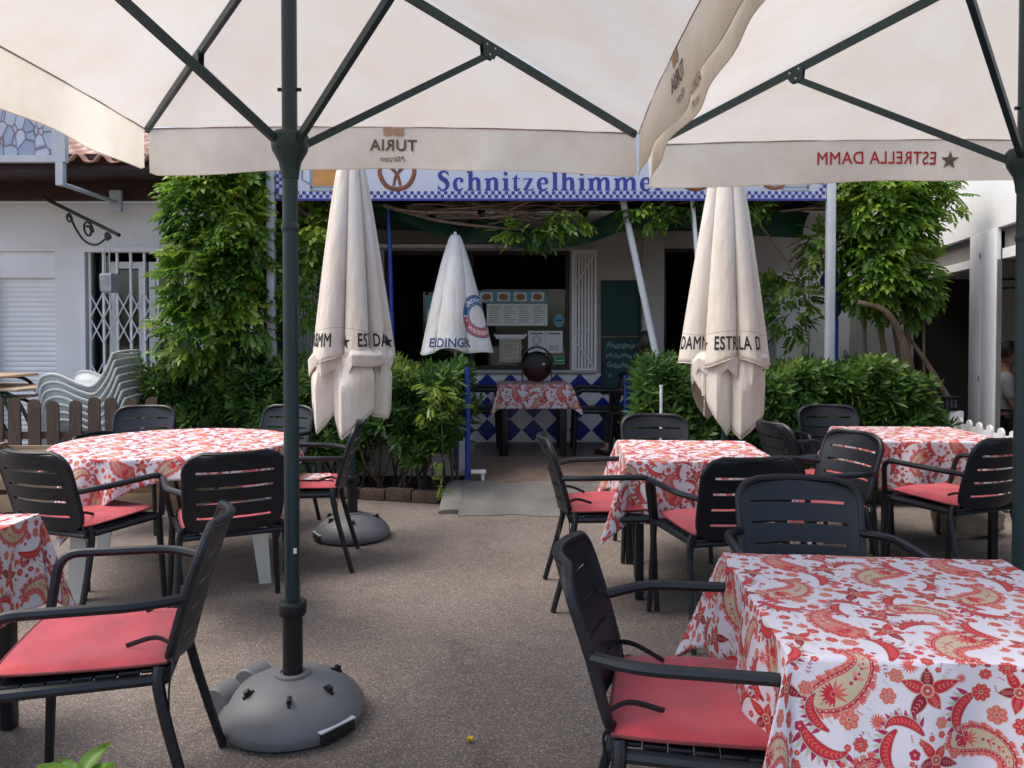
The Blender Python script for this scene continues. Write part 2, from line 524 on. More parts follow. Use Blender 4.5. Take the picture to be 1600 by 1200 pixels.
# ------------------------------------------------------------------ paisley cloth print, drawn here shape by shape
def paisley_pixels(S=1120, T=560.0, seed=5):
    """S pixels for a repeat of T millimetres; returns (S,S,3) linear colours"""
    px = T / S
    img = np.empty((S, S, 3), np.float32); img[:] = (.585, .56, .61)
    rng = random.Random(seed)
    CORAL = (.54, .098, .075); SALMON = (.53, .19, .145); RED = (.44, .016, .030); DARK = (.22, .008, .028)
    BEIGE = (.46, .38, .25); SAGE = (.40, .40, .32); WHITE = (.585, .56, .61); MAROON = (.34, .015, .07)

    def paint(cx, cy, rad, fn):
        i0 = int(math.floor((cx - rad) / px)); j0 = int(math.floor((cy - rad) / px))
        n = int(2 * rad / px) + 2
        X = ((np.arange(n) + i0) * px - cx)[None, :].astype(np.float32)
        Y = ((np.arange(n) + j0) * px - cy)[:, None].astype(np.float32)
        ix = (np.arange(n) + i0) % S; iy = (np.arange(n) + j0) % S
        sub = img[np.ix_(iy, ix)]
        for d, col in fn(X, Y):
            a = np.clip(.5 - d / px, 0, 1)[..., None]
            sub = sub * (1 - a) + np.array(col, np.float32) * a
        img[np.ix_(iy, ix)] = sub

    def rot(X, Y, a):
        return X * cos(a) + Y * sin(a), -X * sin(a) + Y * cos(a)

    def leafd(X, Y, x0, y0, a, ln, w):
        U, V = rot(X - x0, Y - y0, a)
        t = np.clip(U / ln, 0, 1)
        hw = w * np.sin(pi * t ** .8)
        out = np.maximum(-U, U - ln)
        return np.maximum(np.abs(V) - hw, out)

    def circ(X, Y, x0, y0, r):
        return np.sqrt((X - x0) ** 2 + (Y - y0) ** 2) - r

    def flower(cx, cy, r, n, col, col2, core, ph=0.0):
        def fn(X, Y):
            rr = np.sqrt(X * X + Y * Y) + 1e-6; th = np.arctan2(Y, X) + ph
            pet = np.abs(np.cos(th * n / 2))
            e = r * (.70 + .30 * pet ** .55)
            L = [(rr - e - 1.6, BEIGE if r > 14 else col), (rr - e, col)]
            e2 = r * (.40 + .42 * pet ** .8)
            L.append((np.maximum(rr - e2, r * .36 - rr) + (1 - pet) * r * .5 - r * .12, col2))
            L += [(rr - r * .30, col), (rr - r * .24, BEIGE), (rr - r * .13, core)]
            return L
        paint(cx, cy, r + 4, fn)

    def daisy(cx, cy, r, n, col, a0, a1):
        def fn(X, Y):
            L = []
            for k in range(n):
                a = a0 + (a1 - a0) * k / max(n - 1, 1)
                L.append((leafd(X, Y, r * .15 * cos(a), r * .15 * sin(a), a, r * .85, r * .10), col))
            L.append((circ(X, Y, 0, 0, r * .22), col))
            return L
        paint(cx, cy, r + 2, fn)

    def star(cx, cy, r, a0, n=5):
        def fn(X, Y):
            L = []
            for k in range(n):
                a = a0 + k * 2 * pi / n + .12 * sin(k * 3.1)
                ln = r * (.82 + .18 * cos(k * 2.3))
                L.append((leafd(X, Y, 0, 0, a, ln + 3, r * .215), BEIGE))
                L.append((leafd(X, Y, 0, 0, a, ln, r * .18), DARK if k % 2 else RED))
                for q in range(4):
                    f = .34 + .13 * q
                    for s in (-1, 1):
                        L.append((leafd(X, Y, ln * f * cos(a), ln * f * sin(a), a + s * .75, r * .12, r * .018), SALMON))
            L += [(circ(X, Y, 0, 0, r * .20), BEIGE), (circ(X, Y, 0, 0, r * .165), CORAL), (circ(X, Y, 0, 0, r * .10), DARK), (circ(X, Y, 0, 0, r * .06), BEIGE)]
            return L
        paint(cx, cy, r * 1.1 + 4, fn)

    def sprig(cx, cy, ln, a, col, n=4, w=None, curl=.5):
        w = w or ln * .055
        def fn(X, Y):
            L = []
            pts = []
            x = y = 0.0; h = a
            for k in range(n * 4 + 1):
                pts.append((x, y, h)); x += cos(h) * ln / (n * 4); y += sin(h) * ln / (n * 4); h += curl / (n * 4)
            for (x, y, h) in pts: L.append((circ(X, Y, x, y, .7), SAGE))
            for k in range(1, n + 1):
                x, y, h = pts[min(k * 4 - 2, len(pts) - 1)]
                for s in (-1, 1):
                    L.append((leafd(X, Y, x, y, h + s * .75, ln * .30, w), col))
                    L.append((leafd(X, Y, x + 2 * cos(h + s * .75), y + 2 * sin(h + s * .75), h + s * .75, ln * .2, w * .28), BEIGE))
            x, y, h = pts[-1]
            L.append((leafd(X, Y, x, y, h, ln * .28, w), col))
            return L
        paint(cx, cy, ln * 1.4, fn)

    def paisley(cx, cy, size, a0, flip=1, body=BEIGE, fringe=CORAL):
        K = 46
        sp = []
        x = y = 0.0; h = a0
        for k in range(K):
            t = k / (K - 1)
            sp.append((x, y, size * .27 * (math.sin(pi * min(1, t * 1.0 + .28)) ** .8 if t < .25 else max(.03, (1 - t) ** .75 * 1.0 * (math.sin(pi * (.25 + .28)) ** .8) / (.75 ** .75))), h))
            st = size * 1.55 / K
            h += flip * (.012 + .145 * t ** 1.6)
            x += cos(h) * st; y += sin(h) * st
        mx = sum(p[0] for p in sp) / K; my = sum(p[1] for p in sp) / K
        sp = [(p[0] - mx, p[1] - my, p[2], p[3]) for p in sp]
        def fn(X, Y):
            d = None
            for (x, y, r, h) in sp:
                e = np.sqrt((X - x) ** 2 + (Y - y) ** 2) - r
                d = e if d is None else np.minimum(d, e)
            L = []
            # fringe of rounded petals all round
            ol = []
            for s in (-1, 1):
                for k in range(0, K, 3):
                    x, y, r, h = sp[k]
                    ol.append((x + cos(h + s * pi / 2) * r, y + sin(h + s * pi / 2) * r, h + s * (pi / 2 - .35)))
            x, y, r, h = sp[0]
            for k in range(7):
                b = h + pi / 2 + pi * k / 6
                ol.append((x + cos(b) * r, y + sin(b) * r, b))
            for i, (x, y, b) in enumerate(ol):
                big = size * (.15 if i % 2 else .12)
                for q in (-.42, -.14, .14, .42):
                    L.append((leafd(X, Y, x - 3 * cos(b), y - 3 * sin(b), b + q * 1.3, big, big * .19), fringe if i % 2 else SALMON))
            L.append((d - 1.2, DARK)); L.append((d, RED)); L.append((d + size * .030, BEIGE))
            for i, (x, y, b) in enumerate(ol):
                L.append((circ(X, Y, x - size * .016 * cos(b), y - size * .016 * sin(b), size * .010), WHITE))
            L.append((d + size * .038, RED)); L.append((d + size * .055, body))
            # inside: a red fan flower and a trail of dots and leaves
            x, y, r, h = sp[6]
            for k in range(9):
                b = h + pi * .55 + k * pi * .9 / 8 * 1.0 - .25
                L.append((np.maximum(leafd(X, Y, x, y, b, r * .85, r * .10), d + size * .07), RED))
            for k in range(5):
                b = h - .9 + k * .45
                L.append((np.maximum(leafd(X, Y, x, y, b, r * .95, r * .09), d + size * .07), CORAL))
            L.append((circ(X, Y, x, y, r * .22), CORAL)); L.append((circ(X, Y, x, y, r * .10), DARK))
            for k in range(16, K - 8, 3):
                x, y, r, h = sp[k]
                for s in (-1, 1):
                    L.append((np.maximum(leafd(X, Y, x, y, h + s * .9, r * .7, r * .12), d + size * .066), SALMON if k % 2 else SAGE))
                L.append((np.maximum(circ(X, Y, x, y, r * .13), d + size * .066), RED))
            return L
        paint(cx, cy, size * 1.12, fn)

    def plume(cx, cy, size, a0, flip=1):
        """curled feather of red leaves over sage"""
        K = 26
        sp = []; x = y = 0.0; h = a0
        for k in range(K):
            t = k / (K - 1); sp.append((x, y, h, t)); h += flip * .09 * (.4 + t); x += cos(h) * size / K; y += sin(h) * size / K
        mx = sum(p[0] for p in sp) / K; my = sum(p[1] for p in sp) / K
        def fn(X, Y):
            L = []
            d = None
            for (x, y, h, t) in sp:
                r = size * .10 * math.sin(pi * (t * .9 + .08)) + .6
                e = np.sqrt((X - x + mx) ** 2 + (Y - y + my) ** 2) - r
                d = e if d is None else np.minimum(d, e)
            for k in range(3, K - 2, 2):
                x, y, h, t = sp[k]
                L.append((leafd(X, Y, x - mx, y - my, h - flip * 1.15, size * .34 * (1 - t * .45), size * .045), SAGE if k % 4 == 1 else MAROON))
            L += [(d - 2.2, SAGE), (d - .3, DARK), (d + 1.3, RED)]
            for k in range(3, K - 3, 2):
                x, y, h, t = sp[k]
                for s in (-1, 1):
                    L.append((np.maximum(leafd(X, Y, x - mx, y - my, h + s * .7, size * .085, size * .016), d + 2), CORAL))
            return L
        paint(cx, cy, size * .75, fn)

    placed = []
    def free(x, y, r):
        for (a, b, c) in placed:
            dx = abs(a - x); dx = min(dx, T - dx); dy = abs(b - y); dy = min(dy, T - dy)
            if math.hypot(dx, dy) < r + c: return False
        return True
    def hold(x, y, r): placed.append((x, y, r))

    for (x, y, s, a, f, b) in [(150, 170, 150, .35, 1, BEIGE), (520, 330, 160, 3.4, 1, BEIGE), (190, 530, 140, 2.4, -1, SALMON), (560, 640, 118, .2, -1, BEIGE)]:
        x *= .8; y *= .8; paisley(x, y, s, a, f, b); hold(x, y, s * .50)
    for (x, y, r, a) in [(375, 120, 82, .3), (350, 440, 70, 1.2), (640, 120, 66, 2.0), (40, 360, 60, .8), (390, 620, 62, 2.2)]:
        x *= .8; y *= .8; star(x, y, r, a); hold(x, y, r * .62)
    for (x, y, s, a, f) in [(290, 300, 130, .9, 1), (650, 480, 130, 2.6, -1), (480, 50, 110, 3.6, 1), (60, 650, 120, 5.0, 1), (460, 510, 110, 1.2, -1), (300, 20, 90, 2.2, 1), (690, 240, 95, .4, 1), (255, 640, 100, 3.9, 1), (45, 40, 90, 2.7, -1), (355, 560, 80, .2, -1)]:
        x *= .8; y *= .8; plume(x, y, s * 1.2, a, f); hold(x, y, s * .36)
    n = 0
    while n < 420:
        x, y, r = rng.uniform(0, T), rng.uniform(0, T), rng.uniform(11, 25)
        n += 1
        if free(x, y, r):
            k = rng.random()
            if k < .45: flower(x, y, r, rng.choice((6, 7, 8)), RED, CORAL, DARK, rng.random())
            elif k < .7: flower(x, y, r, 6, CORAL, SALMON, DARK, rng.random())
            else: daisy(x, y, r * 1.15, 13, CORAL, rng.uniform(0, 6), rng.uniform(0, 6) + 4.5)
            hold(x, y, r + 3)
    n = 0
    while n < 1500:
        x, y, r = rng.uniform(0, T), rng.uniform(0, T), rng.uniform(6, 15)
        n += 1
        if free(x, y, r):
            k = rng.random()
            if k < .30: flower(x, y, r * .85, 5, MAROON if k < .15 else CORAL, RED, BEIGE, rng.random())
            else: sprig(x - r * .3, y - r * .3, r * 2.2, rng.uniform(0, 6.3), SAGE if k < .68 else MAROON, 3, None, rng.uniform(-.8, .8))
            hold(x, y, r + 1.5)
    return img
IMG = bpy.data.images.new("paisley_print", 1120, 1120, float_buffer=False)
IMG.colorspace_settings.name = 'sRGB'
_p = np.clip(paisley_pixels(), 0, 1)
_p = np.where(_p <= .0031308, _p * 12.92, 1.055 * np.power(_p, 1 / 2.4) - .055)
_rgba = np.ones((1120, 1120, 4), np.float32); _rgba[..., :3] = _p
IMG.pixels.foreach_set(_rgba.ravel()); IMG.update(); IMG.pack()

def paisley_mat():
    m, nt, b = nodes_of("paisley_cloth")
    L = nt.links.new
    uv = N(nt, "ShaderNodeUVMap")
    im = N(nt, "ShaderNodeTexImage"); im.image = IMG; im.interpolation = 'Cubic'
    L(uv.outputs[0], im.inputs[0]); L(im.outputs[0], b.inputs["Base Color"])
    b.inputs["Roughness"].default_value = .62
    b.inputs["Specular IOR Level"].default_value = .35
    tc = N(nt, "ShaderNodeTexCoord")
    n1 = N(nt, "ShaderNodeTexNoise", i_Scale=7.0, i_Detail=4.0); L(tc.outputs["Object"], n1.inputs["Vector"])
    b1 = N(nt, "ShaderNodeBump", i_Strength=.35, i_Distance=.02); L(n1.outputs[0], b1.inputs["Height"])
    n2 = N(nt, "ShaderNodeTexNoise", i_Scale=800.0); L(tc.outputs["Object"], n2.inputs["Vector"])
    b2 = N(nt, "ShaderNodeBump", i_Strength=.1, i_Distance=.002); L(n2.outputs[0], b2.inputs["Height"])
    L(b1.outputs[0], b2.inputs["Normal"]); L(b2.outputs[0], b.inputs["Normal"])
    return m
M["paisley"] = paisley_mat()

# ------------------------------------------------------------------ text
def slice_up(bm, step):
    """cut a flat outline into cells so that it can follow a curved cloth"""
    for ax in (0, 1):
        cs_ = [v.co[ax] for v in bm.verts]
        k = math.floor(min(cs_) / step) + 1
        while k * step < max(cs_):
            n_ = Vector((1, 0, 0)) if ax == 0 else Vector((0, 1, 0))
            bmesh.ops.bisect_plane(bm, geom=list(bm.verts) + list(bm.edges) + list(bm.faces), dist=1e-6, plane_co=n_ * (k * step), plane_no=n_)
            k += 1

def text_geo(txt, size, bold=0.0, spacing=1.0, fine=0.0, shear=0.0):
    """flat lettering as (verts, faces), centred on x, baseline at y=0"""
    cu = bpy.data.curves.new("lettering", 'FONT')
    cu.body = txt; cu.size = size; cu.align_x = 'CENTER'; cu.space_character = spacing
    cu.shear = shear; cu.resolution_u = 4
    o = bpy.data.objects.new("lettering", cu); C.objects.link(o)
    bpy.context.view_layer.update()
    dg = bpy.context.evaluated_depsgraph_get()
    me = bpy.data.meshes.new_from_object(o.evaluated_get(dg))
    bm = bmesh.new(); bm.from_mesh(me)
    bmesh.ops.remove_doubles(bm, verts=list(bm.verts), dist=size * .004)
    if bold:
        mv = {}
        for v in bm.verts:
            nsum = Vector((0, 0))
            for e in v.link_edges:
                if len(e.link_faces) != 1: continue
                d_ = (e.verts[1].co - e.verts[0].co).xy
                n_ = Vector((-d_.y, d_.x)).normalized()
                c_ = e.link_faces[0].calc_center_median().xy - (e.verts[0].co.xy + e.verts[1].co.xy) / 2
                if n_.dot(c_) > 0: n_ = -n_
                nsum += n_
            if nsum.length > 1e-6: mv[v] = nsum.normalized() * bold * size * min(1.5, 1 / max(.5, nsum.length / 2))
        for v, d_ in mv.items(): v.co.x += d_.x; v.co.y += d_.y
    if fine: slice_up(bm, fine)
    bm.verts.index_update()
    V = [(v.co.x, v.co.y) for v in bm.verts]
    F = [tuple(v.index for v in f.verts) for f in bm.faces]
    bm.free()
    bpy.data.objects.remove(o); bpy.data.curves.remove(cu); bpy.data.meshes.remove(me)
    return V, F

def star_geo(r, cx=0, cy=0):
    V = [(cx, cy)]
    for k in range(10):
        a = pi / 2 + k * pi / 5
        q = r if k % 2 == 0 else r * .40
        V.append((cx + q * cos(a), cy + q * sin(a)))
    F = [(0, 1 + k, 1 + (k + 1) % 10) for k in range(10)]
    return V, F

def fine_geo(V, F, fine):
    bm = bmesh.new()
    vs = [bm.verts.new((x, y, 0)) for x, y in V]
    for f in F:
        try: bm.faces.new([vs[i] for i in f])
        except ValueError: pass
    slice_up(bm, fine)
    bm.verts.index_update()
    V = [(v.co.x, v.co.y) for v in bm.verts]; F = [tuple(v.index for v in f.verts) for f in bm.faces]
    bm.free()
    return V, F

# ------------------------------------------------------------------ foliage
def rot_from(dirs, rolls):
    """(n,3) unit directions -> (n,3,3) frames whose columns are side, along, normal"""
    d = dirs / np.linalg.norm(dirs, axis=1, keepdims=True)
    up = np.zeros_like(d); up[:, 2] = 1
    par = np.abs(d[:, 2]) > .96
    up[par] = (0, 1, 0)
    s = np.cross(d, up); s /= np.linalg.norm(s, axis=1, keepdims=True)
    n = np.cross(s, d)
    c, k = np.cos(rolls)[:, None], np.sin(rolls)[:, None]
    s2 = s * c + n * k
    n2 = np.cross(s2, d)
    return np.stack([s2, d, n2], axis=2)

def pinnate(pairs=4, ln=1.0, lw=.17, ll=.40):
    """one compound leaf along +y: leaflets of four corners, folded on the midrib"""
    V = []; F = []
    def leaflet(x, y, a, l, w, droop):
        c, s = cos(a), sin(a)
        b = len(V)
        for (u, v, h) in ((0, 0, 0), (-w, l * .42, .05 * l), (0, l, -droop * l), (w, l * .42, .05 * l)):
            V.append((x + u * c + v * s, y - u * s + v * c, h - .12 * y * y))
        F.append((b, b + 3, b + 2, b + 1))
    for k in range(pairs):
        y = ln * (.22 + .66 * k / pairs)
        sc = 1 - .18 * abs(k - pairs * .4) / pairs
        for sg in (-1, 1):
            leaflet(0, y, sg * .95, ll * sc, lw * sc * .5 * 1.15, .25)
    leaflet(0, ln * .84, 0, ll, lw * .58, .3)
    return np.array(V, np.float32), np.array(F, np.int32)

def scatter_leaves(tplV, tplF, P, D, scale, tint, rng, rolls=None):
    n = len(P)
    if rolls is None: rolls = rng.normal(0, .5, n)
    Rm = rot_from(D, rolls)
    V = np.einsum('nij,mj->nmi', Rm, tplV) * scale[:, None, None] + P[:, None, :]
    F = tplF[None, :, :] + (np.arange(n) * len(tplV))[:, None, None]
    T = np.repeat(tint, len(tplV))
    return V.reshape(-1, 3), F.reshape(-1, tplF.shape[1]), T

def whorl(n, rng, ln=.12, w=.011):
    V = []; F = []
    for k in range(n):
        a = k * 2.399 + rng.uniform(-.2, .2)
        t = k / n
        el = .15 + 1.0 * t + rng.uniform(-.15, .15)
        l = ln * (1 - .35 * t) * rng.uniform(.8, 1.15)
        h0 = .13 * t
        dx, dy = cos(a), sin(a)
        ce, se = cos(el), sin(el)
        sx, sy = -dy, dx
        b = len(V)
        ww = w * rng.uniform(.8, 1.2)
        for (u, v, z) in ((0, 0, 0), (-ww, l * .5, .004), (0, l, -.012), (ww, l * .5, .004)):
            r = v * ce
            V.append((dx * r + sx * u, h0 + v * se + z, dy * r + sy * u))
        F.append((b, b + 3, b + 2, b + 1))
    return np.array(V, np.float32), np.array(F, np.int32)

# ------------------------------------------------------------------ ground and the terrace floor
g = MB(); g.box(-90, 90, -90, 140, -.3, 0)
tag(g.build("ground", M["asphalt"], smooth=False), kind="structure")
rd = random.Random(3)

pl = MB(); pl.box(-.42, 5.2, 6.55, 9.0, 0, .15)
tag(pl.build("terrace_floor", M["floor_tile"], smooth=False), kind="structure")
# concrete ramp up to the terrace, with a rounded left kerb
rp = MB()
def _ramp(u, v):
    x = -.42 + u * 1.75
    y = 5.92 + v * .66 + .06 * sin(u * 7) * (1 - v) + .02 * sin(u * 31) * (1 - v)
    t = min(1, v * 1.15)
    return (x, y, .004 + .147 * t ** .8 + .004 * sin(x * 9 + v * 5) * t)
rp.grid(_ramp, 40, 10)
tag(rp.build("path_ramp", M["concrete"]), kind="structure")
kb = MB()
def _kerb(u, v):
    a = pi * min(1, u)
    return (-.475 + .105 * (-cos(a)), 6.02 + .60 * v, -.01 + (.045 + .12 * min(1, v * 1.6) ** .8) * max(0, sin(a)) ** .35)
kb.grid(_kerb, 16, 8)
kb.add([_kerb(k / 16, 0) for k in range(17)], [tuple(range(16, -1, -1))])
tag(kb.build("kerb", M["concrete"]), kind="structure")

# ------------------------------------------------------------------ walls with openings
def wall(mb, x0, x1, z0, z1, y, t, holes, T=None):
    """front at y, back at y+t; holes are (xa, xb, za, zb)"""
    xs = sorted(set([x0, x1] + [min(max(h[i], x0), x1) for h in holes for i in (0, 1)]))
    zs = sorted(set([z0, z1] + [min(max(h[i], z0), z1) for h in holes for i in (2, 3)]))
    def solid(i, k):
        if i < 0 or k < 0 or i >= len(xs) - 1 or k >= len(zs) - 1: return False
        cx = (xs[i] + xs[i + 1]) / 2; cz = (zs[k] + zs[k + 1]) / 2
        return not any(h[0] < cx < h[1] and h[2] < cz < h[3] for h in holes)
    def q(*p):
        V = [T(*a) if T else a for a in p]
        mb.add(V, [(0, 1, 2, 3)])
    for i in range(len(xs) - 1):
        for k in range(len(zs) - 1):
            if not solid(i, k): continue
            a, b, c, d = xs[i], xs[i + 1], zs[k], zs[k + 1]
            q((a, y, c), (b, y, c), (b, y, d), (a, y, d))
            q((b, y + t, c), (a, y + t, c), (a, y + t, d), (b, y + t, d))
            if not solid(i - 1, k): q((a, y + t, c), (a, y, c), (a, y, d), (a, y + t, d))
            if not solid(i + 1, k): q((b, y, c), (b, y + t, c), (b, y + t, d), (b, y, d))
            if not solid(i, k - 1): q((a, y + t, c), (b, y + t, c), (b, y, c), (a, y, c))
            if not solid(i, k + 1): q((a, y, d), (b, y, d), (b, y + t, d), (a, y + t, d))

def frame(mb, x0, x1, z0, z1, y0, y1, w, T=None):
    for (a, b, c, d) in ((x0, x1, z1 - w, z1), (x0, x1, z0, z0 + w), (x0, x0 + w, z0 + w, z1 - w), (x1 - w, x1, z0 + w, z1 - w)):
        m2 = MB(); m2.box(a, b, y0, y1, c, d)
        if T: m2.v = [T(*p) for p in m2.v]
        mb.add(m2.v, m2.f)

# ------------------------------------------------------------------ restaurant
WY = 9.05
rest = thing("restaurant", "white restaurant front with tiled lower wall behind the terrace", "building", (0, 0, 0))
w = MB()
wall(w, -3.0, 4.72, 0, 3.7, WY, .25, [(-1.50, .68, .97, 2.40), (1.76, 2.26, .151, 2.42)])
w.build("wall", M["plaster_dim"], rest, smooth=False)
pr = MB(); pr.box(1.51, 1.755, WY - .16, WY - .001, .15, 3.0)
pr.build("pier", M["plaster_dim"], rest, smooth=False)
# rooms behind the openings
rm = MB()
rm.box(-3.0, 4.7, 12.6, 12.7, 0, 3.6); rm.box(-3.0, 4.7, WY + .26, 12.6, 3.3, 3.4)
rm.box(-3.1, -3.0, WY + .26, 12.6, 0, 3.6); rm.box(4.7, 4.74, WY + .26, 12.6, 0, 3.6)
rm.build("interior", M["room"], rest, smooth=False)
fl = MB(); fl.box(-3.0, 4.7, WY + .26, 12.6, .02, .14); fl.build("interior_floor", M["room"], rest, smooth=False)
# tiled wainscot: white sheet with cobalt diamonds standing 2 mm proud
ws = MB(); ws.box(-1.62, 1.50, WY - .015, WY - .001, .15, .96)
wt = ws.build("tiled_wainscot", M["white_tile"], rest, smooth=False)
dm = MB()
S_ = .272; hf = S_ * .47
for r_, zc in enumerate((.285 + .005, .285 + S_, .285 + 2 * S_)):
    for k in range(-6, 6):
        xc = -.02 + k * S_
        if xc - hf < -1.62 or xc + hf > 1.50: continue
        zt = min(zc + hf, .955)
        e = (zc + hf) - zt
        zb = max(zc - hf, .155); e2 = zb - (zc - hf)
        if e > 0: pts = [(xc, zb), (xc + hf, zc), (xc + e, zt), (xc - e, zt), (xc - hf, zc)]
        else: pts = [(xc - e2, zb), (xc + e2, zb), (xc + hf, zc), (xc, zt), (xc - hf, zc)] if e2 > 0 else [(xc, zb), (xc + hf, zc), (xc, zt), (xc - hf, zc)]
        n = len(pts)
        V = [(x, WY - .018, z) for x, z in pts] + [(x, WY - .0152, z) for x, z in pts]
        dm.add(V, [tuple(range(n))] + [(i, i + n, (i + 1) % n + n, (i + 1) % n) for i in range(n)])
dm.build("diamond_tile_pattern", M["blue_tile"], wt, smooth=False)
sl = MB(); sl.box(-1.62, .98, WY - .07, WY - .0005, .962, 1.0, .008); sl.build("window_sill", M["plaster_dim"], rest)
# big window: dark upper opening, glazed lower part
wf = MB(); frame(wf, -1.50, .68, 1.001, 2.40, WY + .02, WY + .10, .05)
wf.box(-.50, -.45, WY + .02, WY + .10, 1.05, 2.35); wf.box(-1.45, -1.05, WY + .03, WY + .09, 1.05, 1.10)
win = wf.build("window", M["dark_frame"], rest, smooth=False)
gp = MB(); gp.box(-1.05, -.50, WY + .055, WY + .061, 1.05, 1.92); gp.box(-.45, .63, WY + .055, WY + .061, 1.05, 1.95)
gp.build("pane", M["glass"], win, smooth=False)
# rolled awning above the window
aw = MB(); aw.box(-1.55, .10, WY - .19, WY - .005, 2.46, 2.74, .03)
awp = aw.build("awning", M["grey_panel"], rest)
a2 = MB(); a2.box(-1.57, .12, WY - .21, WY - .02, 2.41, 2.455, .008); a2.build("awning_rail", M["white_paint"], awp)
# folding louvred shutters
def shutter(x0, x1, z0, z1, y, ang, hinge):
    mb = MB()
    n = int((x1 - x0 - .06) / .034)
    mb.box(x0, x0 + .03, -.018, .018, z0, z1); mb.box(x1 - .03, x1, -.018, .018, z0, z1)
    mb.box(x0 + .031, x1 - .031, -.018, .018, z1 - .04, z1); mb.box(x0 + .031, x1 - .031, -.018, .018, z0, z0 + .04)
    for k in range(n):
        xx = x0 + .034 + k * (x1 - x0 - .066) / n
        mb.box(xx, xx + .024, -.010, .010, z0 + .041, z1 - .041)
    for (za, zb) in ((z1 - .42, z1 - .05), (z0 + .36, z0 + .05)):
        mb.tube([(x0 + .03, -.022, za), (x1 - .03, -.022, zb)], .012, 6)
    for zc in (z0 + (z1 - z0) * .35, z0 + (z1 - z0) * .62):
        mb.box(x0 + .03, x1 - .03, -.014, -.0105, zc, zc + .012)
    o = mb.build("shutter", M["white_paint"], rest, smooth=False)
    o.location = (0, y, 0)
    return o
shutter(.70, .99, .98, 2.40, WY - .04, 0, 0)
shutter(-2.50, -1.98, 1.0, 2.20, WY - .04, 0, 0)
# left dark window pane beside the shutter
lw = MB(); frame(lw, -3.0, -2.52, .95, 2.02, WY - .03, WY - .002, .05)
lwo = lw.build("window", M["white_paint"], rest, smooth=False)
lg = MB(); lg.box(-2.95, -2.57, WY - .012, WY - .006, 1.0, 1.97); lg.build("pane", M["board_green"], lwo, smooth=False)
# terrace door frame
df = MB(); frame(df, 1.76, 2.26, .151, 2.42, WY - .03, WY + .08, .045)
dr = df.build("door_frame", M["dark_frame"], rest, smooth=False)
# white door panels to the right behind the vine
for k, (xa, xb) in enumerate(((3.10, 3.46), (3.48, 3.95))):
    d_ = MB(); d_.box(xa, xb, WY - .05, WY - .002, .16, 2.15, .006)
    do = d_.build("door", M["white_paint"], rest)
    h_ = MB(); h_.box(xb - .07, xb - .04, WY - .09, WY - .051, 1.1, 1.24, .008); h_.build("handle", M["rivet"], do)

# ------------------------------------------------------------------ left house
LY = 8.2
house = thing("white_house", "white house with tiled roof, roller shutter and lattice gate", "house")
hw = MB(); wall(hw, -11.0, -3.0, 0, 2.82, LY, .25, [(-5.52, -4.86, 0, 2.30), (-4.58, -3.35, 0, 2.34)])
hw.build("wall", M["plaster"], house, smooth=False)
hs = MB(); hs.box(-3.0, -2.76, LY, WY + .3, 0, 2.82); hs.build("side_wall", M["plaster"], house, smooth=False)
rb = MB()
rb.grid(lambda u, v: (-5.52 + .66 * u, LY + .10 - .012 * abs(sin(pi * 38 * v)), 2.02 * v), 1, 38 * 4)
rs = rb.build("roller_shutter", M["white_paint"], house, angle=60)
rbx = MB(); rbx.box(-5.52, -4.86, LY + .04, LY + .16, 2.02, 2.299, .004); rbx.build("shutter_box", M["white_paint"], rs)
# lattice gate: frame, uprights, scissor straps
ga = MB(); frame(ga, -4.58, -3.35, .0, 2.34, LY - .03, LY + .08, .05)
gate = ga.build("lattice_gate", M["white_paint"], house, smooth=False)
up = MB()
xs_ = [-4.50 + k * .145 for k in range(8)]
for k, x in enumerate(xs_): up.box(x - .011, x + .011, LY + .01, LY + .035, .05, 2.29)
up.build("upright", M["white_paint"], gate, smooth=False)
for zc in (1.72, 1.46, .98, .72, .30):
    sc = MB()
    for k in range(len(xs_) - 1):
        for s in (-1, 1):
            sc.tube([(xs_[k] + .004, LY + .004, zc - s * .13), (xs_[k + 1] - .004, LY + .004, zc + s * .13)], .008, 4)
    sc.build("lattice", M["white_paint"], gate, smooth=False)
fd = MB()
for (xa, xb) in ((-4.36, -3.97), (-3.93, -3.42)):
    frame(fd, xa, xb, .02, 2.2, LY + .14, LY + .20, .07)
fdo = fd.build("glass_door", M["white_paint"], house, smooth=False)
fg = MB(); fg.box(-4.53, -4.37, LY + .17, LY + .176, .02, 2.28); fg.box(-4.28, -4.05, LY + .17, LY + .176, .1, 2.12); fg.box(-3.85, -3.5, LY + .17, LY + .176, .1, 2.12)
fg.build("pane", M["glass"], fdo, smooth=False)
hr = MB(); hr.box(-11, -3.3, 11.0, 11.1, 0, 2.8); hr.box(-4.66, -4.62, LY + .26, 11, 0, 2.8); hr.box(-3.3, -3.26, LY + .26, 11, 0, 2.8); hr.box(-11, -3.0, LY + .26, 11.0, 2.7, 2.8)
hr.build("interior", M["room"], house, smooth=False)
